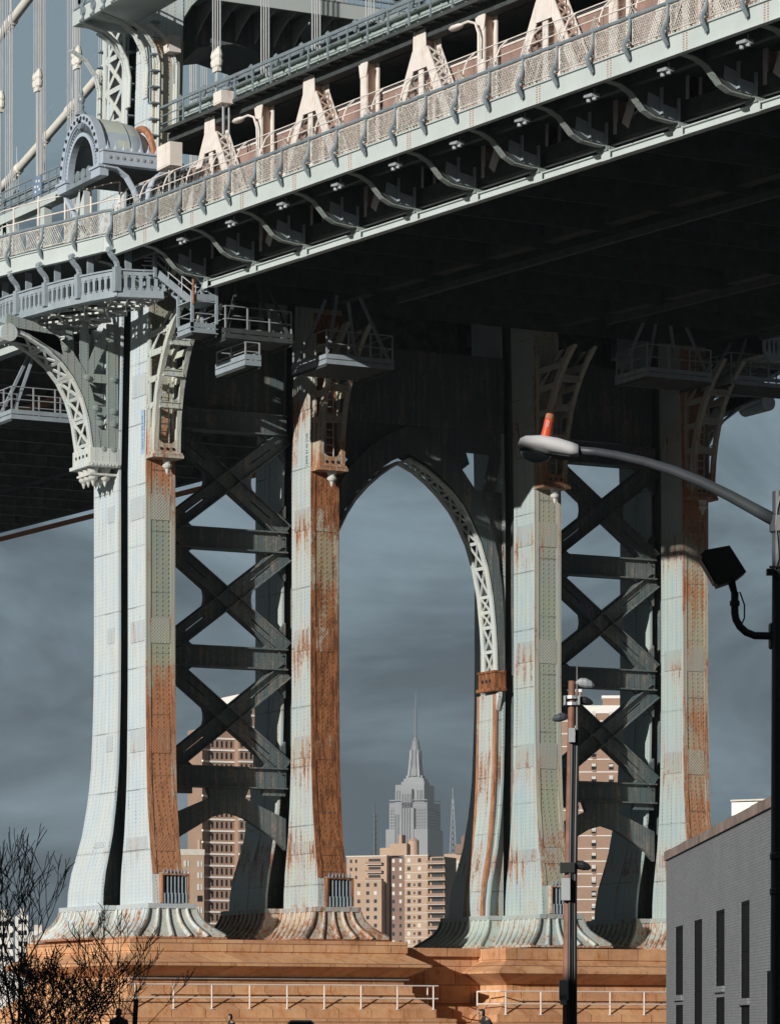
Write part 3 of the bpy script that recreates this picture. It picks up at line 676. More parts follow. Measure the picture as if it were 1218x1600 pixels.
# outer truss, white A-frames
m = MB(); m.box(-14.93, -14.33, Y0, -3.2, 34.4, 35.0); sh(m, GS).build('bottom_chord', M['deck'], DK)
m = MB(); m.box(-14.9, -14.36, Y0, -4, 41.0, 41.4); sh(m, GS).build('top_chord', M['deck'], DK)
TX = -14.63
for k, y in enumerate(PY[1:]):
    m = MB()
    if k % 2 == 0:                            # peak: gusset, post and two legs with latticed flanks
        m.prism([(y-.62, 39.8),(y+.62,39.8),(y+.5,41.35),(y-.5,41.35)], 'yz', TX-.36, TX-.33); m.prism([(y-.62, 39.8),(y+.62,39.8),(y+.5,41.35),(y-.5,41.35)], 'yz', TX+.33, TX+.36)
        m.box(TX-.29, TX-.25, y-.2, y+.2, 34.6, 41.0); m.box(TX+.25, TX+.29, y-.2, y+.2, 34.6, 41.0)
        for s in (-1, 1):
            for xx in (TX-.31, TX+.31): m.bar((xx, y+s*.42, 40.5), (xx, y+s*(P-.9), 34.8), .05, .5, (1,0,0))
        a = sh(m, GS).build('truss_frame', M['white'], DK)
        m = MB()
        m.box(TX-.25, TX+.25, y-.03, y+.03, 34.6, 41.0)
        sh(m, GS).build('post_web', M['pink'], a)
        m = MB()
        for s in (-1, 1):
            A, B = Vector((TX, y+s*.42, 40.5)), Vector((TX, y+s*(P-.9), 34.8)); n_ = 13
            dv = (B-A).normalized(); nn = Vector((0, -dv.z, dv.y))
            for off in (-.22, .22):
                for q in range(n_):
                    p0, p1 = A.lerp(B, q/n_)+nn*off, A.lerp(B, (q+1)/n_)+nn*off; w = Vector((.28,0,0))
                    m.bar(p0-w, p1+w, .02, .09, nn); m.bar(p0+w, p1-w, .025, .09, nn)
        sh(m, GS).build('lacing', M['pink'] if k % 4 else M['white'], a)
    else:                                     # plain post
        for xx in (TX-.27, TX+.27): m.box(xx-.035, xx+.035, y-.28, y+.28, 34.6, 41.0)
        m.prism([(y-.28,40.4),(y+.28,40.4),(y+.4,40.95),(y-.4,40.95)], 'yz', TX-.33, TX-.3)
        a = sh(m, GS).build('truss_post', M['white'], DK)
        m = MB(); m.box(TX-.235, TX+.235, y-.04, y+.04, 34.6, 41.0); sh(m, GS).build('post_web', M['pink'], a)
# catwalk along the top chord
for dx, z0, nm in ((-15.35, 41.4, 'catwalk_railing'), (-13.9, 41.95, 'catwalk_railing')):
    m = MB()
    for k in range(34): m.box(dx-.035, dx+.035, Y0+k*1.8-.035, Y0+k*1.8+.035, z0, z0+1.12)
    for z in (.35, .72): m.tube([(dx, Y0, z0+z), (dx, -4.2, z0+z)], .03, 6)
    m.tube([(dx, Y0, z0+1.12), (dx, -4.2, z0+1.12)], .06, 8); m.tube([(dx+.5, Y0, z0+1.45), (dx+.5, -4.2, z0+1.45)], .05, 6)
    sh(m, GS).build(nm, M['rail'], DK)
m = MB(); m.box(-15.4, -14.2, Y0, -4.2, 41.41, 41.47); m.box(-15.45, -15.38, Y0, -4.2, 41.35, 41.5)
for k in range(60): m.box(-15.35, -14.4, Y0+k*1.02, Y0+k*1.02+.09, 41.3, 41.405)
sh(m, GS).build('catwalk_floor', M['deck'], DK)
m = MB(); m.box(-14.25, -14.2, Y0, -4.2, 41.5, 42.5); m.box(-14.5, -14.1, Y0, -4.2, 42.5, 42.57)
for k in range(60): m.box(-14.29, -14.25, Y0+k*1.0, Y0+k*1.0+.06, 41.5, 42.5)
sh(m, GS).build('parapet_girder', M['parapet'], DK)
m = MB()
for k in range(26): m.lathe((-14.75, -5-k*2.475, 42.8), [(.05,-.3),(.16,-.1),(.1,.05),(.14,.12),(.02,.25)], 8)
sh(m, GS).build('cable_support', M['rail'], DK)
# brown screen between footway and tracks, curved white fence, railings
m = MB()
for k in range(13): m.box(-14.12, -14.06, Y0+k*4.95+.02, min(Y0+(k+1)*4.95-.02, -3.6), 36.1, 39.75)
scr = sh(m, GS).build('track_screen', M['screen'], DK)
m = MB(); m.box(-14.16, -14.02, Y0, -3.6, 39.75, 39.83); sh(m, GS).build('screen_cap', M['white'], scr)
m = MB()
FP = [(-18.16,35.95),(-18.16,37.1),(-18.1,37.62),(-17.93,38.05),(-17.6,38.38)]
for k in range(50):
    y = -5.5-k*1.2375
    if y > Y0 and k % 2 == 0: m.tube([(x, y, z) for x, z in FP], .034, 6)
for x, z in ((-18.1,37.66),(-17.6,38.38)): m.tube([(x, Y0, z), (x, -5.4, z)], .028, 6)
sh(m, GS).build('inner_fence', M['white'], DK)
m = MB()
for k in range(150):
    y = -5.5-k*.4
    m.bar((-18.14,y,37.05),(-17.95,y,38.02),.007,.007)
for x, z in ((-18.12,37.4),(-18.02,37.85),(-17.8,38.2)): m.bar((x,Y0,z),(x,-5.4,z),.008,.008)
sh(m, GS).build('fence_mesh', M['galv'], DK)
m = MB(); m.tube([(-18.42, Y0, 37.12), (-18.42, -5.6, 37.12)], .075, 8); sh(m, GS).build('handrail', M['rail'], DK)
rnd = random.Random(3)
def railing_panel(y, parent):
    m = MB(); W_ = 2.3; z0, z1 = 36.14, 37.0; x = -18.4
    for a in (z0, z1): m.box(x-.02, x+.02, y-W_/2, y+W_/2, a-.02, a+.02)
    for a in (-W_/2, W_/2): m.box(x-.02, x+.02, y+a-.02, y+a+.02, z0, z1)
    n_ = 17
    for k in range(-8, n_):
        for s in (1, -1):
            ya, yb = (k*W_/n_, k*W_/n_+.62); za, zb = z0, z1
            if ya < 0: za = z0+(0-ya)/.62*(z1-z0); ya = 0
            if yb > W_: zb = z0+(W_-ya)/(.62)*(z1-z0) if ya > 0 else zb; zb = min(zb, z1); yb = W_
            if s < 0: ya, yb = W_-ya, W_-yb
            wv = rnd.uniform(-.02,.02)
            m.bar((x+.012*s, y-W_/2+ya, za), (x+.012*s, y-W_/2+yb+wv, zb), .014, .03, (1,0,0))
    for k in range(9): m.box(x-.01, x+.03, y-W_/2+.05+k*W_/9, y-W_/2+.16+k*W_/9, 36.04, 36.09)
    return sh(m, GS).build('railing_panel', M['mesh'], parent)
M['mesh'] = plain('railing_wire', (.52,.51,.47), .6, var=.35, scale=5, dirt=(.27,.16,.11), dirt_amt=.35)
proto = railing_panel(-6.9, DK); pm = [proto]
for k in range(1, 24):
    c = proto.copy(); COL.objects.link(c); c.parent = DK; dy = -2.475*k; c.location = (proto.location.x, proto.location.y+dy, proto.location.z+GS*dy)
def railing_post(y, parent):
    m = MB(); x = -18.44
    m.tube([(x-.02,y,37.1),(x-.03,y,36.85),(x-.05,y,36.62),(x-.1,y,36.4),(x-.22,y,36.2),(x-.26,y,36.1),(x-.2,y,35.9),(x-.1,y,35.75),(x-.03,y,35.65)], [.06,.06,.065,.075,.085,.09,.085,.075,.05], 6)
    m.tube([(x-.24,y,36.18),(x-.1,y,36.25),(x+.04,y,36.2)], .05, 6); m.lathe((x-.02,y,37.12), [(.09,-.06),(.1,0),(.07,.08)], 8)
    m.tube([(x-.04,y+.18,36.12),(x-.06,y+.12,35.8),(x-.02,y+.1,35.6)], .035, 6)
    return sh(m, GS).build('railing_post', M['rail'], parent)
pr = railing_post(-5.65, DK)
for k in range(1, 25):
    c = pr.copy(); COL.objects.link(c); c.parent = DK; dy = -2.475*k; c.location = (pr.location.x, pr.location.y+dy, pr.location.z+GS*dy)
# floor beams with S-curved ends, stringers, bottom rails
cur = [(-18.2,35.3),(-17.7,35.22),(-17.25,35.0),(-16.95,34.68),(-16.7,34.42),(-16.3,34.22),(-15.6,34.14),(-14.4,34.13)]
for k, y in enumerate(PY):
    m = MB(); 
    m.prism(cur+[(14.6,34.13),(14.6,35.85),(-18.2,35.85)], 'xz', y-.03, y+.03)
    f = sh(m, GS).build('floor_beam', M['deck'], DK)
    m = MB()
    for a, b in zip(cur, cur[1:]): m.bar((a[0],y,a[1]),(b[0],y,b[1]), .36, .04, (0,1,0))
    sh(m, GS).build('beam_flange', M['sage'], f)
    m = MB(); m.box(-16.02, -15.98, y-.22, y-.03, 34.36, 35.3); m.box(-15.3, -15.25, y-.2, y-.03, 34.2, 35.0); m.prism([(-16.0,34.34),(-16.0,34.95),(-16.5,35.1),(-16.55,34.66)], 'xz', y-.06, y-.03); m.prism([(-15.2,34.2),(-15.2,34.6),(-15.9,34.75),(-15.9,34.3)], 'xz', y-.06, y-.03)
    sh(m, GS).build('stiffener', M['blue'], f)
    m = MB(); m.prism([(-15.35,33.98),(-14.75,33.98),(-14.75,34.05),(-14.9,34.12),(-15.35,34.12)], 'xz', y-.25, y-.2); m.box(-15.3,-15.25,y-.2,y+.5,33.98,34.12); m.box(-14.85,-14.8,y-.2,y+.4,33.98,34.12)
    sh(m, GS).build('hanger_gusset', M['sage'], f)
m = MB()
for x in (-17.2, -12.6, -10.4, -8.2, -4, -2, 0, 2, 4, 8.2, 10.4, 12.6): m.box(x-.12, x+.12, Y0, -3, 35.2, 35.86)
sh(m, GS).build('stringer', M['deck'], DK)
m = MB(); m.box(-15.2, -14.9, Y0, -9, 33.94, 33.98); m.box(-15.1, -15.0, Y0, -9, 33.7, 33.94); m.box(-15.22, -14.88, Y0, -9, 33.66, 33.7)
for y in PY[1:]: m.box(-15.24, -15.21, y-.3, y+.3, 33.64, 34.0)
sh(m, GS).build('traveller_rail', M['fascia'], DK)
for x in (-5.6, 5.6, 14.2):
    m = MB(); m.box(x-.1, x+.1, Y0, -9, 33.8, 34.1); sh(m, GS).build('traveller_rail', M['deck'], DK)
m = MB(); m.tube([(-15.0,Y0,34.2),(-15.0,-6,34.2)], .035, 6); sh(m, GS).build('service_pipe', M['galv'], DK)
# graffiti on screen and truss
for body, px, py, sz, X, mt in (('NAN', 276, 303, 1.5, -14.13, M['white']), ('Ba', 288, 262, .55, -14.14, M['black'])):
    p = atX(px, py, X); Mx = Matrix.Translation(p) @ Matrix.Rotation(R(-90), 4, 'Z') @ Matrix.Rotation(R(90), 4, 'X'); text('graffiti', body, sz, mt, scr, Mx)
p = atX(338, 243, TX-.2)
for j, ch in enumerate('BR'):
    text('graffiti', ch, .45, M['black'], DK, Matrix.Translation((TX-.02, -8.68, p.z-.4*j)) @ Matrix.Rotation(R(90), 4, 'X'))

# balcony that bulges round the near column
PL = [(-18.30,-5.6),(-18.6,-5.1),(-19.35,-2.3),(-20.15,.3),(-20.65,2.4),(-20.65,4.2),(-20.1,6.6),(-19.2,8.6),(-18.3,10)]
BAL = thing('tower_balcony', 'curved balcony bulging round the left tower column, wire railings above a slotted ring beam', 'balcony', (-18, 0, 34))
def off(pl, d): return [(x-d, y) for x, y in pl]
m = MB()
for a, b in zip(PL, PL[1:]):
    for z0_, z1_, w in ((35.3,35.97,.1),(35.97,36.02,.26),(35.26,35.3,.26)): m.bar((a[0],a[1],(z0_+z1_)/2),(b[0],b[1],(z0_+z1_)/2), z1_-z0_, w, (0,0,1))
m.box(-18.42,-18.26,-5.62,-5.5,35.26,37.0)
m.build('fascia_girder', M['fascia'], BAL)
m = MB(); m.prism(PL+[(-15.4,10),(-15.4,-5.6)], 'xy', 35.9, 36.1); m.build('floor', M['deck'], BAL)
m = MB(); m.tube([(x-.06,y,37.1) for x, y in PL], .075, 8); m.build('handrail', M['rail'], BAL)
m = MB()
for (a, b) in zip(PL, PL[1:]):
    a, b = Vector((a[0]-.03,a[1],0)), Vector((b[0]-.03,b[1],0)); L = (b-a).length; n_ = max(2, int(L/.14)); d = (b-a)/n_
    for z in (36.14,37.0): m.bar(a+Vector((0,0,z)), b+Vector((0,0,z)), .04, .04)
    for k in range(n_):
        for s in (0, 1):
            e0, e1 = min(k+s*4, n_), min(k+4-s*4, n_); m.bar(a+d*e0+Vector((0,0,36.14)), a+d*e1+Vector((0,0,37.0)), .014, .03, (1,0,0))
m.build('railing_mesh', M['mesh'], BAL)
def along(pl, step):
    out, acc = [], 0.0
    for a, b in zip(pl, pl[1:]):
        L = math.dist(a, b); t = acc
        while t < L: out.append((a[0]+(b[0]-a[0])*t/L, a[1]+(b[1]-a[1])*t/L)); t += step
        acc = t-L
    return out
for x, y in along(PL, 2.45):
    m = MB(); m.tube([(x-.08,y,37.1),(x-.1,y,36.8),(x-.14,y,36.45),(x-.28,y,36.2),(x-.3,y,36.05),(x-.22,y,35.8),(x-.12,y,35.6)], [.06,.06,.065,.08,.09,.085,.05], 6); m.build('railing_post', M['rail'], BAL)
m = MB()
for x, y in along(PL, 1.9): m.tube([(x+.25,y,35.95),(x+.25,y,38.4)], .045, 6)
for z in (37.65,38.4): m.tube([(x+.25,y,z) for x, y in PL], .035, 6)
m.build('inner_fence', M['white'], BAL)
# slotted ring beam
RB = [(-16.2,-6.3),(-18.2,-5.75),(-18.75,-4.4),(-19.4,-2.2),(-19.9,.4),(-20.2,2.6),(-20.2,4.4),(-19.6,7),(-18.4,9)]
m = MB(); sl = MB()
for a, b in zip(RB, RB[1:]):
    a, b = Vector((*a,0)), Vector((*b,0)); L = (b-a).length; d = (b-a)/L
    for z0_, z1_, w in ((33.2,33.5,.14),(34.15,34.35,.14),(34.35,34.42,.3),(33.14,33.2,.42)): m.bar(a+Vector((0,0,(z0_+z1_)/2)), b+Vector((0,0,(z0_+z1_)/2)), z1_-z0_, w, (0,0,1))
    n_ = int(L/.34)
    for k in range(n_+1):
        p = a+d*(L*k/max(1,n_)); m.bar(p+Vector((0,0,33.5)), p+Vector((0,0,34.15)), .15, .12, d)
        if k < n_:
            q = p+d*(L/n_/2)
            for z in (33.5, 34.15):
                for s in (-1, 1): m.bar(q+d*s*.1+Vector((0,0,z)), q+d*s*.05+Vector((0,0,z+(.09 if z < 34 else -.09))), .06, .1, d)
m.build('ring_beam', M['blue'], BAL)
m = MB()
C_ = [(-15.9,y*.7) for x, y in RB]
for (a, c) in list(zip(RB, C_)): m.bar((a[0],a[1],33.3),(c[0],c[1],33.3), .1, .14)
for i in range(len(RB)-1):
    for q in range(3):
        f0, f1 = q/3, (q+1)/3
        A0 = Vector((*RB[i],33.28)).lerp(Vector((*C_[i],33.28)), f0); A1 = Vector((*RB[i+1],33.28)).lerp(Vector((*C_[i+1],33.28)), f1)
        B0 = Vector((*RB[i+1],33.25)).lerp(Vector((*C_[i+1],33.25)), f0); B1 = Vector((*RB[i],33.25)).lerp(Vector((*C_[i],33.25)), f1)
        m.bar(A0, A1, .09, .05); m.bar(B0, B1, .085, .05)
m.build('ring_lattice', M['sagepale'], BAL)
for (x, y), (x2, y2) in zip(along(RB[1:], 2.5), along(PL, 2.55)):
    m = MB(); w = .36
    pts = [(x-.06,34.0),(x-.1,34.5),(x+.0,34.75),(x-.3,35.0),(x2+.05,35.4)]
    m.bar((x-.06,y,33.4),(x-.06,y,34.5), w,.3,(0,1,0))
    cv = [(x-.06,34.45),(x-.04,34.62),(x-.12,34.8),(x-.3,34.98),(x-.42,35.15),(x-.45,35.38)]
    for a, b in zip(cv, cv[1:]): m.bar((a[0],y,a[1]),(b[0],y,b[1]), w*.8,.14,(0,1,0))
    m.lathe((x-.42,y,35.3), [(.1,-.2),(.1,.2)], 10, 'y')
    m.bar((x+.5,y,33.6),(x+.5,y,35.4), .1,.3,(0,1,0))
    m.build('console', M['blue'], BAL)

# the same balcony on the far side, seen in shade above the fourth column
BR = thing('tower_balcony', 'shaded balcony bulging round the fourth column above the dark bracket arch', 'balcony', (18, 0, 34))
for o in list(BAL.children):
    nm_ = o.name.split('.')[0]
    if nm_ in ('railing_mesh', 'inner_fence'): continue
    me = o.data.copy(); me.transform(Matrix.Scale(-1, 4, (1,0,0))); me.flip_normals(); c = bpy.data.objects.new(nm_, me); COL.objects.link(c); c.parent = BR; ORG[c.name] = Vector((18,0,34))
m = MB(); m.prism([(-x, y) for x, y in RB]+[(15.4,9),(15.4,-6.3)], 'xy', 34.45, 34.55); m.build('ring_floor', M['deck'], BR)
# domed canopy over the footway
KX, KY, KZ = -19.3, -4.5, 38.75
KI = thing('domed_canopy', 'blue-grey domed metal canopy with a round portal arch above the footway beside the tower', 'canopy', (KX, KY, KZ))
m = MB(); rings = []
for k, (w, h, x0, x1) in enumerate(((2.3,2.75,-.18,.1),)):
    for a0 in range(20):
        t0, t1 = math.pi*a0/20, math.pi*(a0+1)/20
        def pt(t, s): return (KY+w*s*math.cos(t), KZ+h*(s if s > .9 else s)*math.sin(t))
        q = [pt(t0,1),pt(t1,1),pt(t1,.86),pt(t0,.86)]; m.prism(q, 'yz', KX-.25, KX+.12)
        q = [pt(t0,.845),pt(t1,.845),pt(t1,.66),pt(t0,.66)]; m.prism(q, 'yz', KX-.08, KX+.1)
        q = [pt(t0,.9),pt(t1,.9),pt(t1,.84),pt(t0,.84)]; m.prism(q, 'yz', KX-.18, KX+.11)
        q = [pt(t0,.7),pt(t1,.7),pt(t1,.64),pt(t0,.64)]; m.prism(q, 'yz', KX-.2, KX+.11)
m.box(KX-.3, KX+.12, KY-2.42, KY-1.4, KZ-.45, KZ); m.box(KX-.3, KX+.12, KY+1.4, KY+2.42, KZ-.45, KZ)
m.box(KX-.38, KX+.16, KY-2.5, KY-1.35, KZ-.08, KZ+.04); m.box(KX-.38, KX+.16, KY+1.35, KY+2.5, KZ-.08, KZ+.04)
ring = m.build('portal_arch', M['dome'], KI)
m = MB()
for k in range(17):
    t = math.pi*(k+.7)/18.4; m.lathe((KX-.26, KY+2.14*math.cos(t), KZ+2.56*math.sin(t)), [(.09,-.03),(.09,.01)], 8, 'x')
for k in range(36):
    t = math.pi*(k+1)/38; m.bar((KX-.09, KY+1.58*math.cos(t), KZ+1.9*math.sin(t)), (KX-.09, KY+1.88*math.cos(t), KZ+2.25*math.sin(t)), .06, .03, (1,0,0))
m.build('arch_hole', M['black'], ring)
m = MB(); m.lathe((KX-.15, KY, KZ+2.3), [(.22,-.1),(.24,.04),(.14,.1)], 14, 'x'); m.lathe((KX-.1, KY+.1, KZ+2.75), [(.3,0),(.22,.12),(.1,.25),(.14,.4),(.09,.5),(.16,.65),(.16,.78),(.06,.9),(.1,1.0),(.02,1.25)], 12)
m.build('finial', M['rail'], ring)
m = MB(); rg = []                           # vault running back and closing in a quarter sphere
nA = 18
def arcx(x, w, h): return [(x, KY+w*math.cos(math.pi*k/nA), KZ+.1+h*math.sin(math.pi*k/nA)) for k in range(nA+1)]
rg = [arcx(KX+.1, 2.1, 2.5), arcx(KX+.8, 2.12, 2.52), arcx(KX+1.4, 2.1, 2.48)]
for k in range(1, 9):
    a = k/9*math.pi/2; rg.append(arcx(KX+1.4+1.9*math.sin(a), 2.1*math.cos(a)**.9, .3+2.18*math.cos(a)**.9))
m.loft(rg, caps=False, closed=False)
dm = m.build('dome_sheet', [M['dome'], M['domeg']], KI, smooth=True)
for p in dm.data.polygons:
    c = p.center
    if (c.z > 1.75 and c.x < 2.0) or (p.index//nA in (1, 5) and p.index % 3 == 0): p.material_index = 1
m = MB()
for r in rg[:: 2]: m.tube([Vector(p)+Vector((0,(p[1]-KY)*.005,.012)) for p in r], .022, 5)
for k in (4, 6, 8): m.tube([Vector(r[k])+Vector((0,0,.012)) for r in rg], .02, 5)
m.build('dome_seam', M['rail'], dm)
m = MB(); m.tube([(KX+2.7+.1*0, KY+1.75*math.cos(math.pi*k/16), KZ+.3+2.1*math.sin(math.pi*k/16)) for k in range(17)], .16, 6); m.build('dome_edge', M['rustp'], KI)
m = MB()
for yy in (KY-2.3,):
    m.box(KX-.2, KX+2.9, yy-.28, yy+.1, KZ+.12, KZ+.62); m.box(KX-.25, KX+2.95, yy-.34, yy+.1, KZ+.62, KZ+.7); m.box(KX-.25, KX+2.95, yy-.34, yy+.1, KZ+.04, KZ+.12)
    for k in range(8):
        x = KX+.05+k*.4; m.lathe((x, yy-.2, KZ+.7), [(.14,0),(.1,.08),(.03,.22),(.005,.42)], 6)
cn = m.build('cornice', M['dome'], KI)
m = MB()
for k in range(9): m.lathe((KX+.1+k*.33, KY-2.59, KZ+.37), [(.08,-.03),(.08,.02)], 8, 'y')
m.build('cornice_stud', M['galv'], cn)
m = MB(); m.box(KX, KX+2.9, KY-2.2, KY+2.2, KZ+.0, KZ+.08); m.build('canopy_ceiling', M['deck'], KI)
m = MB()
for x0, x1 in ((KX-.1, KX+1.7), (KX+3.0, KX+1.9)):
    cv = [(x0, KZ-.05),(x0+(x1-x0)*.35, KZ-.1),(x0+(x1-x0)*.62, KZ-.4),(x0+(x1-x0)*.82, KZ-.95),(x0+(x1-x0)*.95, KZ-1.6),(x1, KZ-2.55)]
    for d in (-.16, 0, .16): m.tube([(x, KY-2.35+d, z) for x, z in cv], .07, 6)
for yy in (KY+2.3,):
    m.tube([(KX,yy,KZ),(KX+.1,yy,KZ-.6),(KX+.5,yy-.2,KZ-1.4),(KX+1.2,yy-.3,KZ-2.5)], .14, 6)
m.build('curved_bracket', M['dome'], KI)
m = MB()
for k in range(4): 
    y = KY-1.0+k*.62; m.lathe((KX-.2, y, KZ-.02), [(.27,-.05),(.27,.05),(.17,.06),(.17,-.06)], 12, 'x')
m.box(KX-.3, KX+.1, KY-1.4, KY+1.4, KZ-.45, KZ-.25)
m.build('scrollwork', M['rail'], KI)

# electrical boxes on poles, lamps
def small_box(name, label, px, py, X, w, h, mat, group=None):
    p = atX(px, py, X); t = thing(name, label, 'electrical box', p, 0, group)
    m = MB(); m.box(p.x-.3, p.x+.3, p.y-w/2, p.y+w/2, p.z-h/2, p.z+h/2); m.build('cabinet', mat, t)
    m = MB(); m.box(p.x-.32, p.x-.3, p.y-w/2+.06, p.y+w/2-.06, p.z-h/2+.06, p.z+h/2-.06); m.box(p.x-.35, p.x-.32, p.y+w*.3, p.y+w*.36, p.z-.1, p.z+.1); m.build('cabinet_door', mat, t)
    m = MB(); m.tube([(p.x, p.y, p.z-h/2), (p.x, p.y, p.z-h/2-1.3)], .06, 6); m.tube([(p.x+.2, p.y-.15, p.z-h/2), (p.x+.2, p.y-.15, p.z-h/2-1.3)], .04, 6); m.build('box_stem', M['galv'], t)
small_box('electrical_box', 'large white electrical cabinet on twin pipes beside the domed canopy', 265, 245, -17.0, 1.4, 1.05, M['white'])
small_box('electrical_box', 'small white junction box on the catwalk railing right of the tower head', 349, 154, -15.7, .8, .55, M['white'])
small_box('electrical_box', 'rust-stained pale box mounted high on the front face of the left tower column', 263, 74, -14.2, 1.5, .75, M['white'])
def footway_lamp(px, py, label):
    p = atX(px, py, -15.2); t = thing('footway_lamp', label, 'lamp', p, 0, 'cobra-head lamps on the truss posts')
    m = MB(); m.tube([(p.x+.1,p.y-1.6,p.z-1.5),(p.x+.05,p.y-1.65,p.z-.7),(p.x,p.y-1.45,p.z-.2),(p.x,p.y-.9,p.z),(p.x,p.y-.4,p.z+.02)], .05, 6); m.build('lamp_arm', M['white'], t)
    m = MB(); m.loft([[(p.x+math.cos(a)*r*.5, p.y+yy, p.z+math.sin(a)*r*.28) for a in [2*math.pi*k/10 for k in range(10)]] for yy, r in ((-.45,.12),(-.2,.34),(.2,.42),(.45,.3),(.55,.05))]); m.build('lamp_head', M['white'], t, smooth=True)
footway_lamp(714, 42, 'cream cobra-head lamp on a curved arm before the third plain truss post')
footway_lamp(374, 187, 'cream cobra-head lamp on a curved arm before the plain truss post nearest the tower')
dl = None
for k, y in enumerate(PY[1:12]):
    y -= 3.4; p = Vector((-17.75, y, 35.12+GS*y))
    if dl is None:
        dl = t = thing('underdeck_light', 'small grey twin floodlight hanging below the pale edge girder', 'floodlight', p, 0, 'twin floodlights in a row under the deck edge')
        m = MB(); m.bar((p.x-.12,p.y+.28,p.z),(p.x-.12,p.y-.28,p.z-.06), .34,.12,(1,0,0)); m.tube([(p.x,p.y,p.z),(p.x,p.y,p.z+.25)], .03, 6); m.build('housing', M['galv'], t)
        for s in (-.2, .2):
            m = MB(); m.lathe((p.x-.12,p.y+s,p.z-.22), [(.08,0),(.09,.06),(.07,.15)], 10); m.build('lens', M['galv'], t)
    else: c = copy_tree(dl); c.location = p
# sign hanging at the far left
p = atX(59, 291, -16.4); t = thing('hanging_sign', 'small blue square sign on a post beside the footway at far left', 'sign', p)
m = MB(); m.box(p.x-.03, p.x+.03, p.y-.5, p.y+.5, p.z-.45, p.z+.45); m.build('sign_panel', plain('blue_sign', (.16,.24,.36), .5), t)
m = MB()
for dy, dz in ((-.25,.2),(.1,.25),(.25,0),(-.1,-.05),(.2,-.25),(-.28,-.22)): m.box(p.x-.036, p.x-.031, p.y+dy-.1, p.y+dy+.08, p.z+dz-.05, p.z+dz+.06)
m.build('sign_mark', M['white'], t)
m = MB(); m.tube([(p.x+.06,p.y,p.z+.5),(p.x+.06,p.y,p.z-2.2)], .05, 6); m.build('sign_post', M['white'], t)

# main span beyond the tower
MS = thing('main_span', 'dark underside of the main span receding over the river at far left', 'bridge span', (0, 60, 36))
sh(MB().box(-18.2, 18.2, 5.1, 150, 35.86, 36.1), GM).build('deck_slab', M['deck'], MS)
for s in (-14.63, -6.1, 6.1, 14.63):
    m = MB(); m.box(s-.3, s+.3, 5.2, 150, 33.95, 34.6); m.box(s-.3, s+.3, 5.2, 150, 40.6, 41.05)
    for k in range(29):
        y = 6.2+P*k; m.box(s-.2, s+.2, y-.25, y+.25, 34.6, 40.6)
        m.bar((s, y, 34.5 if k % 2 else 40.6), (s, y+P, 40.6 if k % 2 else 34.5), .4, .5, (1,0,0))
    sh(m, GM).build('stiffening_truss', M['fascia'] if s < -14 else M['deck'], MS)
for k in range(29):
    m = MB(); y = 6.2+P*k; m.box(-14.6, 14.6, y-.03, y+.03, 34.1, 35.85); m.box(-14.6, 14.6, y-.2, y+.2, 34.05, 34.1); 
    for x in range(-14, 15, 2): m.box(x-.03, x+.03, y-.15, y-.03, 34.1, 35.85)
    sh(m, GM).build('floor_beam', M['beam'] if 'beam' in M else M.setdefault('beam', plain('grey_floor_beam', (.16,.18,.175), .7, var=.3, dirt=(.14,.09,.06))), MS)
m = MB(); m.box(-18.3, -18.2, 11, 150, 35.4, 36.2); m.box(18.2, 18.3, 5.2, 150, 35.4, 36.2); sh(m, GM).build('fascia_girder', M['fascia'], MS)
m = MB(); m.box(-14.25, -14.2, 5.2, 80, 41.3, 42.2)
for k in range(70): m.box(-14.9, -14.86, 5.2+k, 5.26+k, 41.05, 42.2)
for z in (41.4,41.8,42.2): m.tube([(-14.88,5.2,z),(-14.88,80,z)], .04, 6)
sh(m, GM).build('catwalk_railing', M['rail'], MS)
m = MB(); m.box(-8.2, -7.9, 5.2, 150, 33.3, 33.6); m.box(14.3, 14.5, 5.2, 150, 33.2, 33.5); sh(m, GM).build('traveller_rail', M['rustp'], MS)

# cables and suspenders
def zc(y): return 45.5+40.9*(1-y/224)**2 if y > 0 else 86.4+.3*y+.0013*y*y*0
for X, lab in ((-14.63,'near cream main cable rising out of the frame above the tower'), (-6.1,'second cream main cable, hidden above the frame over the inner left column'), (6.1,'upper cream main cable crossing the top left corner'), (14.63,'lower cream main cable running from the far-left catwalk up to the tower')):
    if X < 0: continue
    t = thing('main_cable', lab, 'cable', (X, 0, 86), 0, 'main cables')
    m = MB(); m.tube([(X, y, zc(y)) for y in range(2, 216, 6)], .30, 14); m.build('cable_wrap', M['cable'], t, smooth=True)
    for k in range(30):
        y = 7.3+P*k; d = Vector((0,1,(zc(y+.5)-zc(y-.5)))).normalized()
        m = MB(); c_ = Vector((X, y, zc(y))); m.tube([c_-d*.55, c_-d*.5, c_+d*.5, c_+d*.55], [.3,.38,.38,.3], 12)
        for q in (-.35, 0, .35): m.bar(c_+d*q+Vector((0,0,.36)), c_+d*q+Vector((0,0,.48)), .14, .14); m.bar(c_+d*q-Vector((0,0,.36)), c_+d*q-Vector((0,0,.5)), .14, .14)
        m.build('cable_clamp', M['cable'], t)
    m = MB(); m.tube([(X-.5, y, zc(y)+1.1) for y in range(2, 216, 6)], .02, 4)
    for k in range(16): y = 6+P*3*k/1.5; m.tube([(X-.5,y,zc(y)),(X-.5,y,zc(y)+1.1)], .025, 4)
    m.build('hand_rope', M['rope'], t)
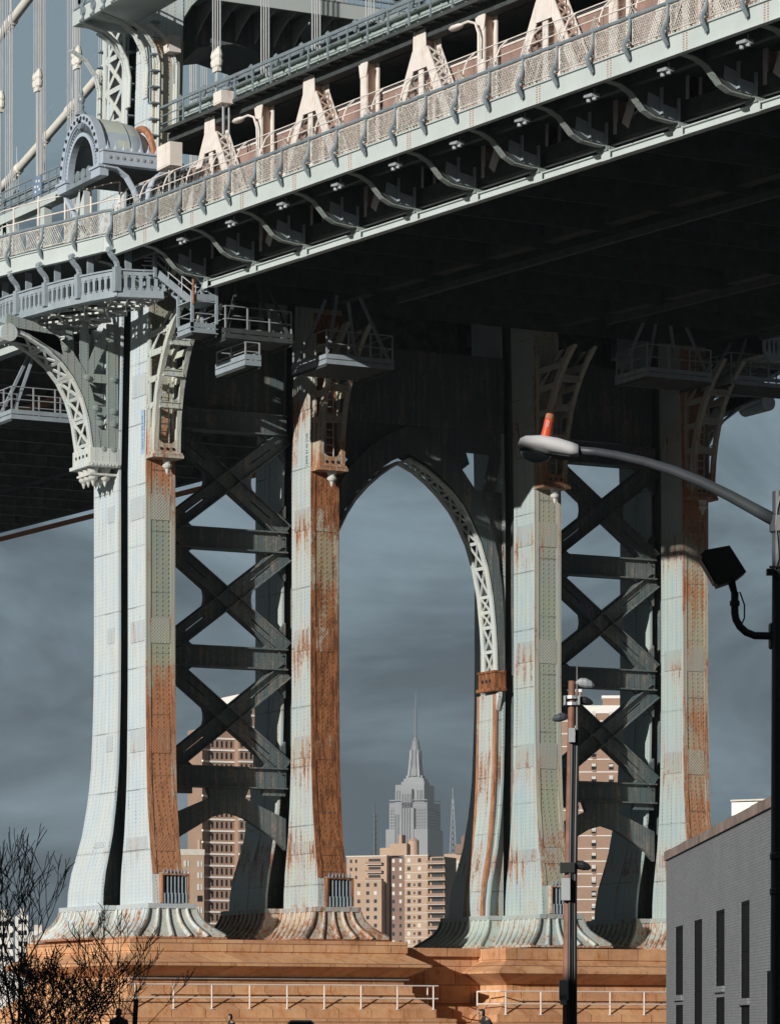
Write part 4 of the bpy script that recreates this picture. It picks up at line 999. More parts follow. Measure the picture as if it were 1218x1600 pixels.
def suspender(X, y, z0, z1, label, group, socket=None):
    t = thing('suspender', label, 'suspender cable', (X, y, z0), 0, group)
    rp = MB()
    for dx, dy in ((-.12,-.13),(.12,-.13),(-.12,.13),(.12,.13)):
        rp.tube([(X+dx, y+dy, (socket or z0)), (X+dx, y+dy, z1)], .033, 6)
    rp.build('rope', M['rope'], t)
    if socket:
        rp = MB()
        for dy in (-.17, .17): rp.tube([(X, y+dy*.4, z0), (X, y+dy*.5, socket-.3)], .045, 6)
        rp.build('hanger_rod', M['rope'], t)
        m = MB()
        for dy in (-.2, .2): m.lathe((X, y+dy, socket-.35), [(.06,0),(.17,.1),(.2,.3),(.15,.42),(.2,.55),(.14,.8),(.05,.95)], 10)
        m.box(X-.1, X+.1, y-.26, y+.26, socket-.5, socket-.3); m.build('socket', M['cable'], t)
for k in range(4): suspender(-14.63, 7.3+P*k, 42, 84, 'near grey suspender ropes ending in cream sockets above the far-left catwalk', 'near suspenders left of the tower', 47.3)
for k in range(4): suspender(-14.63, -8.6-P*k, 41.8, 78, 'pair of pale suspender ropes rising from the catwalk right of the tower head', 'near suspenders right of the tower', None if k else 43.6)
for k in range(7): suspender(-6.1, 7.3+P*k, 42, zc(7.3+P*k), 'thin grey suspender ropes in the middle distance left of the tower head', 'suspenders of the second cable')
for k in range(4,13): suspender(6.1, 7.3+P*k, 42, zc(7.3+P*k), 'thin grey suspender ropes hanging from the upper cream main cable', 'suspenders of the upper cable')
for k in range(8,18): suspender(14.63, 7.3+P*k, 42, zc(7.3+P*k), 'thin grey suspender ropes hanging from the lower cream main cable', 'suspenders of the lower cable')

# maintenance platforms
def platform(label, x0, x1, y0, y1, z, h=1.1, hang=True, mat='blue', stair=False, toe=.45):
    t = thing('maintenance_platform', label, 'work platform', ((x0+x1)/2, (y0+y1)/2, z), 0, 'steel work platforms hung round the tower')
    m = MB(); m.box(x0, x1, y0, y1, z, z+.06)
    for a in (x0, x1): m.box(a-.03, a+.03, y0, y1, z-.12, z+.0)
    m.build('floor_grating', M['deck'], t)
    m = MB()
    for dz in (0, toe/2+.02):
        hh = toe/2-.02; m.box(x0-.06, x0-.03, y0-.03, y1+.03, z+dz, z+dz+hh); m.box(x1+.03, x1+.06, y0-.03, y1+.03, z+dz, z+dz+hh); m.box(x0-.06, x1+.06, y0-.06, y0-.03, z+dz, z+dz+hh); m.box(x0-.06, x1+.06, y1+.03, y1+.06, z+dz, z+dz+hh)
    m.build('toe_board', M[mat], t)
    m = MB(); pts = []
    nx = max(1, round((x1-x0)/1.2)); ny = max(1, round((y1-y0)/1.2))
    for k in range(nx+1): pts += [(x0+(x1-x0)*k/nx, y0), (x0+(x1-x0)*k/nx, y1)]
    for k in range(1, ny): pts += [(x0, y0+(y1-y0)*k/ny), (x1, y0+(y1-y0)*k/ny)]
    for x, y in pts: m.box(x-.03, x+.03, y-.03, y+.03, z, z+h+.35)
    for zz in (z+h*.62+.2, z+h+.35):
        m.tube([(x0,y0,zz),(x1,y0,zz),(x1,y1,zz),(x0,y1,zz),(x0,y0,zz)], .027, 6)
    m.build('guard_rail', M['galv'], t)
    if hang:
        m = MB(); zt = z+h+2.2
        for x, y in ((x0,y0),(x1,y0),(x0,y1),(x1,y1)): m.bar((x,y,z),((x0+x1)/2+(x-(x0+x1)/2)*.35, (y0+y1)/2+(y-(y0+y1)/2)*.35, zt), .14,.1,(1,0,0))
        m.build('hanger_frame', M[mat], t)
    return t
platform('blue-grey basket platform under the stair beside the left column head', -15.75, -14.55, -8.4, -6.9, 31.35, hang=False)
platform('dark railed platform right of the stair, its shade put into dark paint', -14.2, -10.9, -8.6, -6.6, 31.2, mat='deck')  # dark deck colour used here to imitate shade
platform('narrow lit platform edge hanging lower, below the dark railed platform', -13.2, -12.5, -8.6, -5.6, 30.05, h=.7, hang=False, toe=.5)
platform('lit railed platform hung above the second column under the deck', -9.0, -5.6, -8.4, -5.0, 30.5, h=1.2)
platform('light blue platform with A-frame hangers left of the left column', -18.4, -13.9, 6.4, 8.4, 29.4, h=1.2)
platform('dark platform with pale toe boards above the right-hand bracket arch', 15.0, 20.5, -5.2, -2.6, 32.0, h=1.2)
platform('barely visible dark platform above the fourth column', 8.4, 12.0, -8.0, -5.2, 31.4, h=1.2)
# stair hanging from the balcony corner
t = thing('access_stair', 'steel stair flight with pipe handrails hung from the balcony corner down to the basket platform', 'stair', (-16.4, -7, 33.4))
A, B = Vector((-16.75,-6.6,34.3)), Vector((-15.2,-7.6,32.75))
m = MB()
for o_ in (0, 1.0):
    d = Vector((.3*o_, .95*o_, 0)); m.bar(A+d, B+d, .06, .32, (0,1,0)); m.bar(A+d+Vector((-.5,.1,0)), A+d, .06,.3,(0,0,1))
m.build('stair_stringer', M['blue'], t)
m = MB()
for k in range(9):
    p = A.lerp(B, (k+.5)/9); m.bar(p, p+Vector((.3,.95,0)), .24, .04)
m.build('tread', M['galv'], t)
m = MB()
for o_ in (0, 1.0):
    d = Vector((.3*o_, .95*o_, 0))
    for h_ in (.45,.8,1.15): m.tube([A+d+Vector((-.5,.1,h_)), A+d+Vector((0,0,h_)), B+d+Vector((0,0,h_)), B+d+Vector((.6,-.35,h_))], .027, 6)
    for f in (0,.33,.66,1): p = A.lerp(B, f)+d; m.tube([p, p+Vector((0,0,1.15))], .027, 6)
m.build('handrail', M['galv'], t)
m = MB()
for x, y in ((-15.75,-8.4),(-14.55,-8.4),(-15.75,-6.9),(-14.55,-6.9)): m.bar((x,y,31.4),(x,y,34.9 if x > -15 else 33.2), .12,.12)
m.bar((-15.75,-8.4,32.9),(-14.55,-8.4,33.0),.1,.3,(0,1,0)); m.bar((-15.75,-8.4,34.0),(-14.55,-8.4,32.9),.07,.07); m.bar((-15.75,-8.4,32.9),(-14.55,-8.4,34.0),.075,.07); m.bar((-16.8,-6.7,34.0),(-16.8,-6.7,36.0),.13,.13)
m.box(-15.8, -14.5, -8.45, -6.85, 32.75, 32.8)
m.build('stair_tower', M['blue'], t)
m = MB(); m.tube([(-15.75,-8.5,32.6),(-15.75,-8.5,36.2)], .05, 6); m.build('down_pipe', M['rustp'], t)
# ------------------------------------------------------------------ stone pier
def stone(name, c1, c2, bw=1.7, bh=.9):
    m, t, b = new_mat(name); g = N(t, 'ShaderNodeNewGeometry'); p = g.outputs['Position']
    sp = N(t, 'ShaderNodeSeparateXYZ'); t.links.new(p, sp.inputs[0])
    cb = N(t, 'ShaderNodeCombineXYZ'); t.links.new(math_(t, 'ADD', sp.outputs[0], sp.outputs[1]), cb.inputs[0]); t.links.new(math_(t, 'ADD', sp.outputs[2], 40.05), cb.inputs[1])
    br = N(t, 'ShaderNodeTexBrick'); t.links.new(cb.outputs[0], br.inputs['Vector']); br.inputs['Scale'].default_value = 1; br.inputs['Brick Width'].default_value = bw; br.inputs['Row Height'].default_value = bh
    br.inputs['Mortar Size'].default_value = .022; br.inputs['Mortar Smooth'].default_value = .3; br.inputs['Color1'].default_value = (.4,.4,.4,1); br.inputs['Color2'].default_value = (.62,.62,.62,1); br.inputs['Mortar'].default_value = (.2,.2,.2,1)
    n = noise(t, p, .9, 6, .65, (1,1,1.4)); n2 = noise(t, p, 3.2, 6, .75, (1,1,.4)); n3 = noise(t, p, 14, 4, .7)
    c = mixc(t, sstep(t, n, .3, .72), c1, c2)
    c = mixc(t, sstep(t, n2, .52, .82), c, tuple(x*.45 for x in c1)); c = mixc(t, math_(t, 'MULTIPLY', sstep(t, n2, .62, .45), .22), c, (.6,.5,.4))
    c = mixc(t, .75, c, br.outputs['Color'], 'OVERLAY'); c = mixc(t, math_(t, 'MULTIPLY', br.outputs['Fac'], .55), c, (.13,.075,.045))
    t.links.new(c, b.inputs['Base Color']); b.inputs['Roughness'].default_value = .85
    bp = N(t, 'ShaderNodeBump'); bp.inputs['Strength'].default_value = .6; bp.inputs['Distance'].default_value = .04
    t.links.new(math_(t, 'ADD', math_(t, 'MULTIPLY', n3, .5), math_(t, 'ADD', br.outputs['Fac'], n2)), bp.inputs['Height']); t.links.new(bp.outputs[0], b.inputs['Normal'])
    return m
M['stone'] = stone('ochre_granite', (.50,.22,.083), (.66,.345,.155))
PI_ = thing('stone_pier', 'ochre stone bridge pier with stepped base and heavy splayed cornice carrying the steel tower', 'bridge pier', (0, 0, -1.7))
OFF = [(0,4.2),(0,3.66),(-.06,3.64),(-.06,3.58),(.0,3.55),(.85,3.08),(.85,2.98),(-.12,2.46),(-.12,2.12),(.16,2.1),(.16,1.78),(.22,1.76),(.24,1.62),(.95,1.04),(1.0,1.0),(1.0,.62),(1.7,.56),(1.7,.02),(2.3,-.04),(2.3,-1.7)]
def pier_block(x0, x1, y0, y1, dz, name):
    m = MB(); m.loft([[(x0-o, y0-o, z+(dz if z > 0 else 0)), (x1+o, y0-o, z+(dz if z > 0 else 0)), (x1+o, y1+o, z+(dz if z > 0 else 0)), (x0-o, y1+o, z+(dz if z > 0 else 0))] for o, z in reversed(OFF)])
    return m.build(name, M['stone'], PI_)
pier_block(-17.4, -3.15, -5.3, 7, 0.03, 'pier_block'); pier_block(2.15, 17.4, -5.3, 7, -.2, 'pier_block')
m = MB(); m.box(-3.2, 2.2, -2.6, 5, 0, 3.62); m.box(-3.1, 2.1, -2.85, 5, 3.62, 4.02); m.box(-3.2, 2.2, -3.6, -2.6, -1.7, 1.2); m.build('recessed_wall', M['stone'], PI_)
m = MB()
for a, b in ((-17.4, -3.15), (2.15, 17.4)): m.box(a-.05, b+.05, -5.36, -5.1, 2.42, 2.46)
m.build('lead_flashing', M['galv'], PI_)
def handrail(x0, x1, dz, label, ret):
    t = thing('handrail', label, 'handrail', ((x0+x1)/2, -6.3, .95+dz), 0, 'pipe handrails on the pier steps')
    z0 = 1.0+dz; y = -6.28; n_ = round((x1-x0)/1.93)
    for k in range(n_+1):
        x = x0+(x1-x0)*k/n_; m = MB(); m.tube([(x,y,z0),(x,y,z0+1.12)], .038, 8); m.box(x-.1,x+.1,y-.05,y+.1,z0-.01,z0+.02); m.build('rail_post', M['white'], t)
    m = MB()
    for h in (.52, 1.12): m.tube([(x0-.3,y,z0+h),(x1+.25,y,z0+h)], .034, 8)
    m.build('rail', M['white'], t)
    m = MB(); xe = x1+.2 if ret > 0 else x0-.3
    for h in (.52,1.12): m.tube([(xe,y,z0+h),(xe+.35*ret,y+1.6,z0+h)], .034, 8)
    m.tube([(xe+.35*ret,y+1.6,z0),(xe+.35*ret,y+1.6,z0+1.12)], .038, 8); m.build('return_rail', M['white'], t)
handrail(-17.6, -2.3, .03, 'white pipe handrail along the steps of the left pier block', 1)
handrail(1.6, 17, -.2, 'white pipe handrail along the steps of the right pier block, behind the brown pole', -1)

# ------------------------------------------------------------------ things aligned to the street (local x right, y ahead)
class Fr:
    def __init__(s, px, D, z0): s.lat = (px-609)/F*D; s.D = D; s.z0 = z0; s.loc = world(s.lat, D, z0)
    def __call__(s, px, py, D=None): D = D or s.D; return Vector(((px-609)/F*D-s.lat, D-s.D, (1612-py)/F*D-s.z0))
# street lamp at the right edge
f = Fr(1217, 44, -1.7)
t = thing('street_lamp', 'grey cobra-head street lamp on a long curved arm, red photocell on top, at right edge', 'street lamp', f.loc, -VA)
m = MB(); m.tube([(0,0,0),(0,0,2),f(1217,768)], [.13,.11,.085], 14); m.lathe((0,0,0), [(.24,0),(.24,.1),(.18,.3),(.14,.35)], 14); m.lathe(f(1217,820)-Vector((0,0,.1)), [(.09,0),(.12,.02),(.12,.2),(.09,.22)], 12)
for y in (1345,1400): m.lathe(f(1217,y), [(.1,0),(.115,.02),(.115,.08),(.1,.1)], 12)
m.build('lamp_post', M['polegrey'], t, local=True, smooth=False)
m = MB(); m.tube([f(896,703),f(930,706),f(960,711),f(1005,721),f(1050,735),f(1095,753),f(1140,775),f(1180,797),f(1217,817)], [.046,.048,.05,.054,.058,.062,.067,.072,.077], 12); m.build('lamp_arm', M['polegrey'], t, local=True, smooth=True)
m = MB(); rg = []
for px, yt, yb, w in ((809,692,696,.03),(812,685,701,.09),(820,681,704,.13),(845,680,709,.165),(870,684,713,.16),(890,690,715,.13),(902,694,716,.1),(903.5,697,713,.06)):
    a, b = f(px,yt), f(px,yb); c = (a+b)/2; hh = (a.z-b.z)/2
    rg.append([(c.x, w*math.cos(q)*(1 if math.sin(q) > 0 else 1.0), c.z+hh*max(-.75, math.sin(q))) for q in [2*math.pi*k/16 for k in range(16)]])
m.loft(rg); hd = m.build('lamp_head', M['lampgrey'], t, local=True, smooth=True)
m = MB(); rg = []
for px, y0, y1, w in ((811,701,703,.1),(855,710,712.5,.172),(888,714,716.5,.14)): rg.append([(f(px,y0).x,-w,f(px,y0).z),(f(px,y0).x,w,f(px,y0).z),(f(px,y1).x,w,f(px,y1).z),(f(px,y1).x,-w,f(px,y1).z)])
m.loft(rg); m.build('head_rim', M['polegrey'], hd, local=True)
M['bowl'] = plain('clear_lamp_bowl', (.32,.34,.35), .15, var=.05)
m = MB(); c = f(838,704); m.loft([[(c.x+r*1.15*math.cos(q), r*math.sin(q)*.8, c.z-h) for q in [2*math.pi*k/14 for k in range(14)]] for r, h in ((.165,0),(.16,.05),(.125,.1),(.06,.135),(.01,.145))]); m.build('lamp_bowl', M['bowl'], hd, local=True, smooth=True)
m = MB(); a, b = f(852,684), f(859.5,647); m.tube([a, a.lerp(b,.05), a.lerp(b,.32), a.lerp(b,.34), a.lerp(b,.72), a.lerp(b,.78), b], [.062,.062,.058,.056,.056,.05,.046], 14); pc = m.build('photocell', M['orange'], t, local=True)
m = MB(); m.tube([a.lerp(b,.78), a.lerp(b,.8), a.lerp(b,.97), b*1.0], [.05,.053,.052,.03], 12); m.build('photocell_cap', M['rustp'], pc, local=True)
m = MB(); q = a.lerp(b,.42); q2 = a.lerp(b,.68); m.bar(q+Vector((-.01,-.056,0)), q2+Vector((-.01,-.056,0)), .035,.012,(1,0,0)); m.build('photocell_window', plain('pale_red_plastic', (.75,.3,.28), .2), pc, local=True)
# floodlight on its own bracket on the same post
f = Fr(1217, 44.05, -1.7); base = (f(1217, 994)); bl = f.loc + Vector((0,0,base.z))
t = thing('floodlight', 'black box floodlight on a curved pipe bracket clamped to the right-edge lamp post', 'floodlight', bl, -VA)
def g2(px, py): return f(px, py)-Vector((0,0,base.z))
pl = [g2(*p) for p in ((1092,869),(1099,862),(1137,855),(1163,896),(1148,908),(1119,918))]
m = MB(); m.prism([(p.x, p.z) for p in pl], 'xz', -.17, .17); hs = m.build('housing', M['black'], t, local=True)
m = MB(); a, b = g2(1093,871), g2(1119,916); d = (b-a).normalized(); nrm = Vector((-d.z,0,d.x)); 
m.bar(a+d*.03-nrm*.012, b-d*.03-nrm*.012, .3, .02, (0,1,0)); m.build('glass', M['glassdark'], hs, local=True)
m = MB()
for s in (-.19,.19): m.bar(g2(1141,905)+Vector((0,s,0)), g2(1148,932)+Vector((0,s*.4,0)), .05,.03,(1,0,0))
m.tube([g2(1147,925),g2(1147,958),g2(1149,968),g2(1155,979),g2(1165,988),g2(1178,993),g2(1217,994)], .045, 10); m.lathe(g2(1147,940)-Vector((0,0,.05)), [(.055,0),(.06,.01),(.06,.05),(.055,.06)], 10); m.lathe(g2(1217,994)-Vector((0,0,.15)), [(.12,0),(.13,.02),(.13,.28),(.12,.3)], 12)
m.build('pipe_bracket', M['black'], t, local=True)
m = MB(); m.tube([g2(1155,925),g2(1162,945),g2(1162,965),g2(1158,975),g2(1156,979)], .01, 5); m.build('power_lead', M['black'], t, local=True)
# small camera and cable on the post
f = Fr(1217, 43.9, -1.7); b0 = f(1217, 890); t = thing('post_camera', 'tiny black camera on a short arm on the right-edge post, with a drooping black cable', 'camera', f.loc+Vector((0,0,b0.z)), -VA)
def g3(px, py): return f(px, py)-Vector((0,0,b0.z))
m = MB(); m.tube([g3(1217,886),g3(1201,886)], .015, 6); m.tube([g3(1217,905),g3(1206,896)], .015, 6); m.build('camera_arm', M['black'], t, local=True)
m = MB(); c = g3(1202,894); m.box(c.x-.04,c.x+.04,-.06,.06,c.z-.035,c.z+.035); m.lathe((c.x-.0,-.08,c.z), [(.03,0),(.03,.03)], 10, 'y'); m.build('camera_body', M['black'], t, local=True)
m = MB(); m.tube([g3(1218,775),g3(1213,795),g3(1211,820),g3(1214,850),g3(1215,872),g3(1210,890)], .011, 5); m.build('cable_loop', M['black'], t, local=True)

# brown pole in mid street
f = Fr(884, 75, -1.7)
t = thing('utility_pole', 'slim brown pole with black conduits and small lamps at its head, before the third column', 'pole', f.loc, -VA)
M['pole'] = plain('rust_brown_pole', (.22,.105,.07), .7, var=.3, scale=3)
m = MB(); m.tube([(0,0,0), f(885,1500), f(893,1064)], [.085,.08,.07], 12); m.build('pole_shaft', M['pole'], t, local=True)
m = MB(); m.tube([(.17,-.05,0), f(897,1400)-Vector((0,.06,0)), f(901,1150)-Vector((0,.06,0)), f(901,1040)], [.045,.045,.04,.015], 8); m.tube([(.05,-.13,0), f(889,1400)-Vector((0,.12,0)), f(893,1150)-Vector((0,.1,0))], .032, 8); m.tube([(.1,-.12,0), f(894,1300)-Vector((0,.1,0)), f(897,1150)-Vector((0,.1,0))], .022, 6); m.build('conduit', M['black'], t, local=True)
m = MB()
for py in (1090,1100): c = f(892,py); m.lathe((c.x,0,c.z), [(.1,-.03),(.16,-.03),(.16,.03),(.1,.03)], 12)
for k in (-.14,.14): c = f(892,1095); m.box(c.x+k-.02,c.x+k+.02,-.16,-.1,c.z-.09,c.z+.09)
m.build('clamp_band', M['galv'], t, local=True)
def pole_head(px, py, dx, mat, nm, s=1.0):
    m = MB(); c = f(px, py); m.loft([[(c.x+dx*xx*s, yy*.12*s*math.cos(q)*1.0, c.z+(.11*yy*math.sin(q)-.06*xx*xx*8)*s) for q in [2*math.pi*k/10 for k in range(10)]] for xx, yy in ((-.02,.35),(.08,.9),(.2,1.0),(.32,.7),(.38,.15))]); m.bar((f(893,py+6).x,0,c.z-.05),(c.x,0,c.z), .04,.04); return m.build(nm, mat, t, local=True)
pole_head(901,1066,1,M['galv'],'lamp_head',.9); pole_head(902,1094,1,M['black'],'lamp_head',.8); pole_head(886,1120,-1,M['polegrey'],'lamp_head',.8); pole_head(896,1351,1,M['black'],'lamp_head',.9)
m = MB()
for px, py, w, h in ((884,1390,.11,.22),(881,1547,.11,.2),(880,1562,.08,.1),(893,1150,.08,.14)): c = f(px,py); m.box(c.x-w,c.x+w*.6,-.26,-.1,c.z-h,c.z+h)
m.build('meter_box', M['galv'], t, local=True)
m = MB(); c = f(884,1356); m.box(c.x-.12,c.x+.16,-.18,.12,c.z-.1,c.z+.1); m.build('clamp', M['black'], t, local=True)

# ------------------------------------------------------------------ buildings
def brick(name, c1, c2, mortar, sc=1.0, bw=.22, bh=.075, bump=.4):
    m, t, b = new_mat(name); tcn = N(t, 'ShaderNodeTexCoord'); sp = N(t, 'ShaderNodeSeparateXYZ'); t.links.new(tcn.outputs['Object'], sp.inputs[0])
    cb = N(t, 'ShaderNodeCombineXYZ'); t.links.new(math_(t, 'ADD', sp.outputs[0], sp.outputs[1]), cb.inputs[0]); t.links.new(sp.outputs[2], cb.inputs[1])
    br = N(t, 'ShaderNodeTexBrick'); t.links.new(cb.outputs[0], br.inputs['Vector']); br.inputs['Scale'].default_value = 1/sc; br.inputs['Brick Width'].default_value = bw; br.inputs['Row Height'].default_value = bh
    br.inputs['Mortar Size'].default_value = .006; br.inputs['Mortar Smooth'].default_value = .2
    br.inputs['Color1'].default_value = (*c1,1); br.inputs['Color2'].default_value = (*c2,1); br.inputs['Mortar'].default_value = (*mortar,1)
    n = noise(t, tcn.outputs['Object'], .35/sc, 6, .6); n2 = noise(t, tcn.outputs['Object'], 2.2/sc, 6, .75, (1,1,.5))
    c = mixc(t, math_(t, 'MULTIPLY', sstep(t, n, .35, .7), .3), br.outputs['Color'], tuple(x*.7 for x in c1)); c = mixc(t, math_(t, 'MULTIPLY', sstep(t, n2, .55, .8), .5), c, tuple(x*.62 for x in c1))
    t.links.new(c, b.inputs['Base Color']); b.inputs['Roughness'].default_value = .85
    bp = N(t, 'ShaderNodeBump'); bp.inputs['Strength'].default_value = bump; bp.inputs['Distance'].default_value = .02*sc
    t.links.new(math_(t, 'ADD', math_(t, 'MULTIPLY', br.outputs['Fac'], -1.0), n2), bp.inputs['Height']); t.links.new(bp.outputs[0], b.inputs['Normal'])
    return m
M['greybrick'] = brick('shade_grey_painted_brick', (.178,.19,.20), (.222,.234,.244), (.115,.12,.13), bump=.7)  # grey lowered to stand in for shade on this sunlit wall
M['tan'] = brick('tan_brick', (.47,.33,.23), (.50,.36,.26), (.40,.3,.22), 3)
M['brownbrick'] = brick('brown_brick', (.36,.235,.165), (.40,.265,.19), (.3,.2,.15), 3)
M['darkbrick'] = brick('dark_brown_brick', (.23,.15,.115), (.26,.17,.13), (.2,.14,.11), 3)
M['concrete'] = plain('pale_concrete_band', (.60,.56,.50), .8, var=.08)
M['whitewall'] = plain('white_render', (.82,.80,.76), .8, var=.05)
# grey brick building on the right of the street
M['pane'] = plain('unlit_window_pane', (.008,.009,.011), .6); M['pane'].node_tree.nodes['Principled BSDF'].inputs['Specular IOR Level'].default_value = .06
D2, D1 = 118.0, 62.0; K = -100/F
def wl(D): return 8.62 - K*(118-D)
A = world(wl(D2), D2, -1.7); Bq = world(wl(D1), D1, -1.7); rz = math.atan2(Bq.y-A.y, Bq.x-A.x); LW = (Bq-A).length
t = thing('grey_brick_building', 'grey painted brick building, shade put into its colour, with tall narrow windows and weathered coping at lower right', 'building', A, rz)
HT = 5.34+1.7
def wx(px): return D2-10.62/((px-609)/F+.01695)     # distance along the wall from its far corner
def wz(px, py): return (1612-py)/F*(10.62/((px-609)/F+.01695))+1.7
wins = [(1054,1066,[(wz(1060,1555),wz(1060,1447)),(.9,wz(1060,1570))]), (1083,1096,[(.9,wz(1090,1437))]), (1117,1131,[(wz(1124,1541),wz(1124,1422)),(.9,wz(1124,1558))]), (1156,1170,[(wz(1163,1560),wz(1163,1408)),(.9,wz(1163,1566))]), (1196,1207,[(.9,wz(1200,1517))])]
m = MB(); x = 0.0
for a, b, ops in wins:
    xa, xb = wx(a), wx(b); m.box(x, xa, 0, .4, 0, HT); z = 0
    for z0, z1 in sorted(ops): m.box(xa, xb, 0, .4, z, z0); z = z1
    m.box(xa, xb, 0, .4, z, HT); x = xb
m.box(x, LW, 0, .4, 0, HT); m.box(0, .4, .4, 20, 0, HT); m.box(LW-.4, LW, .4, 20, 0, HT); m.box(.4, LW-.4, 19.6, 20, 0, HT); m.box(.4, LW-.4, .4, 19.6, HT-.5, HT-.3)
wall = m.build('wall', M['greybrick'], t, local=True)
m = MB(); 
for k in range(28): m.box(LW*k/28, LW*(k+1)/28-.015, -.07, .5, HT, HT+.26+(.0 if k % 3 else .015))
m.build('coping', plain('weathered_coping', (.22,.17,.145), .8, var=.35, scale=1.2, dirt=(.36,.22,.15)), t, local=True)
for a, b, ops in wins:
    xa, xb = wx(a), wx(b)
    for z0, z1 in ops:
        m = MB(); m.box(xa, xb, .045, .09, z0, z1); w = m.build('window', M['pane'], t, local=True)
        m = MB()
        for q in (xa+.03, xb-.03): m.box(q-.03, q+.03, .02, .045, z0, z1)
        for q in ((z0+z1)/2, z0+.04, z1-.04): m.box(xa+.06, xb-.06, .022, .045, q-.03, q+.03)
        m.build('window_frame', M['pane'], w, local=True)
        if z0 > 1: m = MB(); m.box(xa-.12, xb+.12, -.08, .1, z0-.17, z0-.003); m.build('sill', M['greybrick'], w, local=True)
# two buildings added on the left of the street, outside the picture, that keep the lamp and the bushes in shade
A = world(-26, 40, -1.7); t = thing('shade_warehouse', 'unseen brick warehouse added beyond the frame to shade the street lamp', 'warehouse', A, -VA)
MB().box(0, 14.3, -38, 0, 0, 15.15).build('wall', M['darkbrick'], t, local=True)
for k in range(8):
    for zz in (3, 7, 10.5): MB().box(14.3, 14.34, -3.2-k*4.4, -1.8-k*4.4, zz, zz+2.2).build('window', M['glassdark'], t, local=True)
A = world(-26, 96, -1.7); t = thing('shade_shed', 'unseen brick shed added beyond the frame to shade the bushes', 'shed', A, -VA)
MB().box(0, 14.2, -20, 0, 0, 10.2).build('wall', M['darkbrick'], t, local=True); MB().box(-.2, 14.4, -20.2, .2, 10.2, 10.5).build('roof', M['deck'], t, local=True)
UNIT = {}
def windows(parent, name, mat, rects, depth=.12):
    """rects: (x,y,z,w,h,rot) in the parent's frame, rot about z of a pane whose face looks along local -y"""
    key = mat.name
    if key not in UNIT:
        me = bpy.data.meshes.new(name); b = MB().box(-.5,.5,-.5,.5,-.5,.5); me.from_pydata(b.v, [], b.f); me.materials.append(mat); UNIT[key] = me
    rects = list(rects); rest = MB()
    for i, (x, y, z, w, h, r) in enumerate(rects):
        if i < 100:
            o = bpy.data.objects.new(name, UNIT[key]); COL.objects.link(o); o.parent = parent
            o.location = (x, y, z); o.scale = (w, depth, h); o.rotation_euler = (0, 0, r)
        else:
            c, s = math.cos(r), math.sin(r); b = MB().box(-w/2, w/2, -depth/2, depth/2, -h/2, h/2)
            rest.add([(x+a*c-b_*s, y+a*s+b_*c, z+q) for a, b_, q in b.v], b.f)
    if rest.v: o = rest.build(name+'_rows', mat, parent, local=True); o['kind'] = 'stuff'
def block(t, name, mat, x0, x1, y0, y1, z0, z1): return MB().box(x0, x1, y0, y1, z0, z1).build(name, mat, t, local=True)
rnd = random.Random(11)
def bl_thing(name, label, px, D, alpha, cat='apartment block'):
    p = atD(px, 1612, D); p.z = -1.7
    return thing(name, label, cat, p, -VA-R(alpha))
# curved-looking tall tower behind the left pair of columns
D = 900; S_ = D/F
t = bl_thing('apartment_tower', 'tall brown brick tower with pale floor bands behind the left pair of columns', 366, D, -24)
H = (1612-1098)*S_+1.7; fh = 2.75
cA = 1/math.cos(R(24)); w1 = 37*S_*cA
HM = (1612-1140)*S_+1.7; block(t, 'wall', M['brownbrick'], -w1, 0, 0, 14, 0, HM); block(t, 'parapet', M['concrete'], -w1-.1, .04, -.1, 14.1, HM, HM+.5)
block(t, 'side_wing', M['brownbrick'], .05, 9, -2.6, 12, 0, H-.2); block(t, 'wing_parapet', M['whitewall'], 0, 9.1, -2.7, 12, H-.2, H+1.8)
m = MB(); m.add([(-w1-.02,.4,0),(-w1-2.6,-1.6,0),(-w1-2.6,8,0),(-w1-.02,8,0),(-w1-.02,.4,HM-.1),(-w1-2.6,-1.6,HM-.1),(-w1-2.6,8,HM-.1),(-w1-.02,8,HM-.1)], [(0,1,2,3),(4,5,6,7),(0,1,5,4),(1,2,6,5),(2,3,7,6),(3,0,4,7)]); m.build('angled_wing', M['brownbrick'], t, local=True)
m = MB()
for k in range(1, int(H/fh)):
    (m.box(-w1, 0, -.3, -.01, k*fh-.3, k*fh+.12) if k*fh < HM else None); m.box(.05, 9.1, -2.9, -2.61, k*fh-.3, k*fh+.12); (k*fh < HM) and m.bar((-w1-.02,.25,k*fh-.09),(-w1-2.62,-1.78,k*fh-.09), .42,.4,(0,0,1))
m.build('floor_band', M['whitewall'], t, local=True)
rc = []
for k in range(int(H/fh)-1, 3, -1):
    for j in range(5 if k*fh+2.2 < HM else 0): rc.append((-w1+.55+j*1.2, -.03, k*fh+1.35, .42, 1.5, 0))
    for j in range(7): rc.append((.8+j*1.2, -2.63, k*fh+1.35, .45, 1.5, 0))
windows(t, 'window', M['glassdark'], rc)
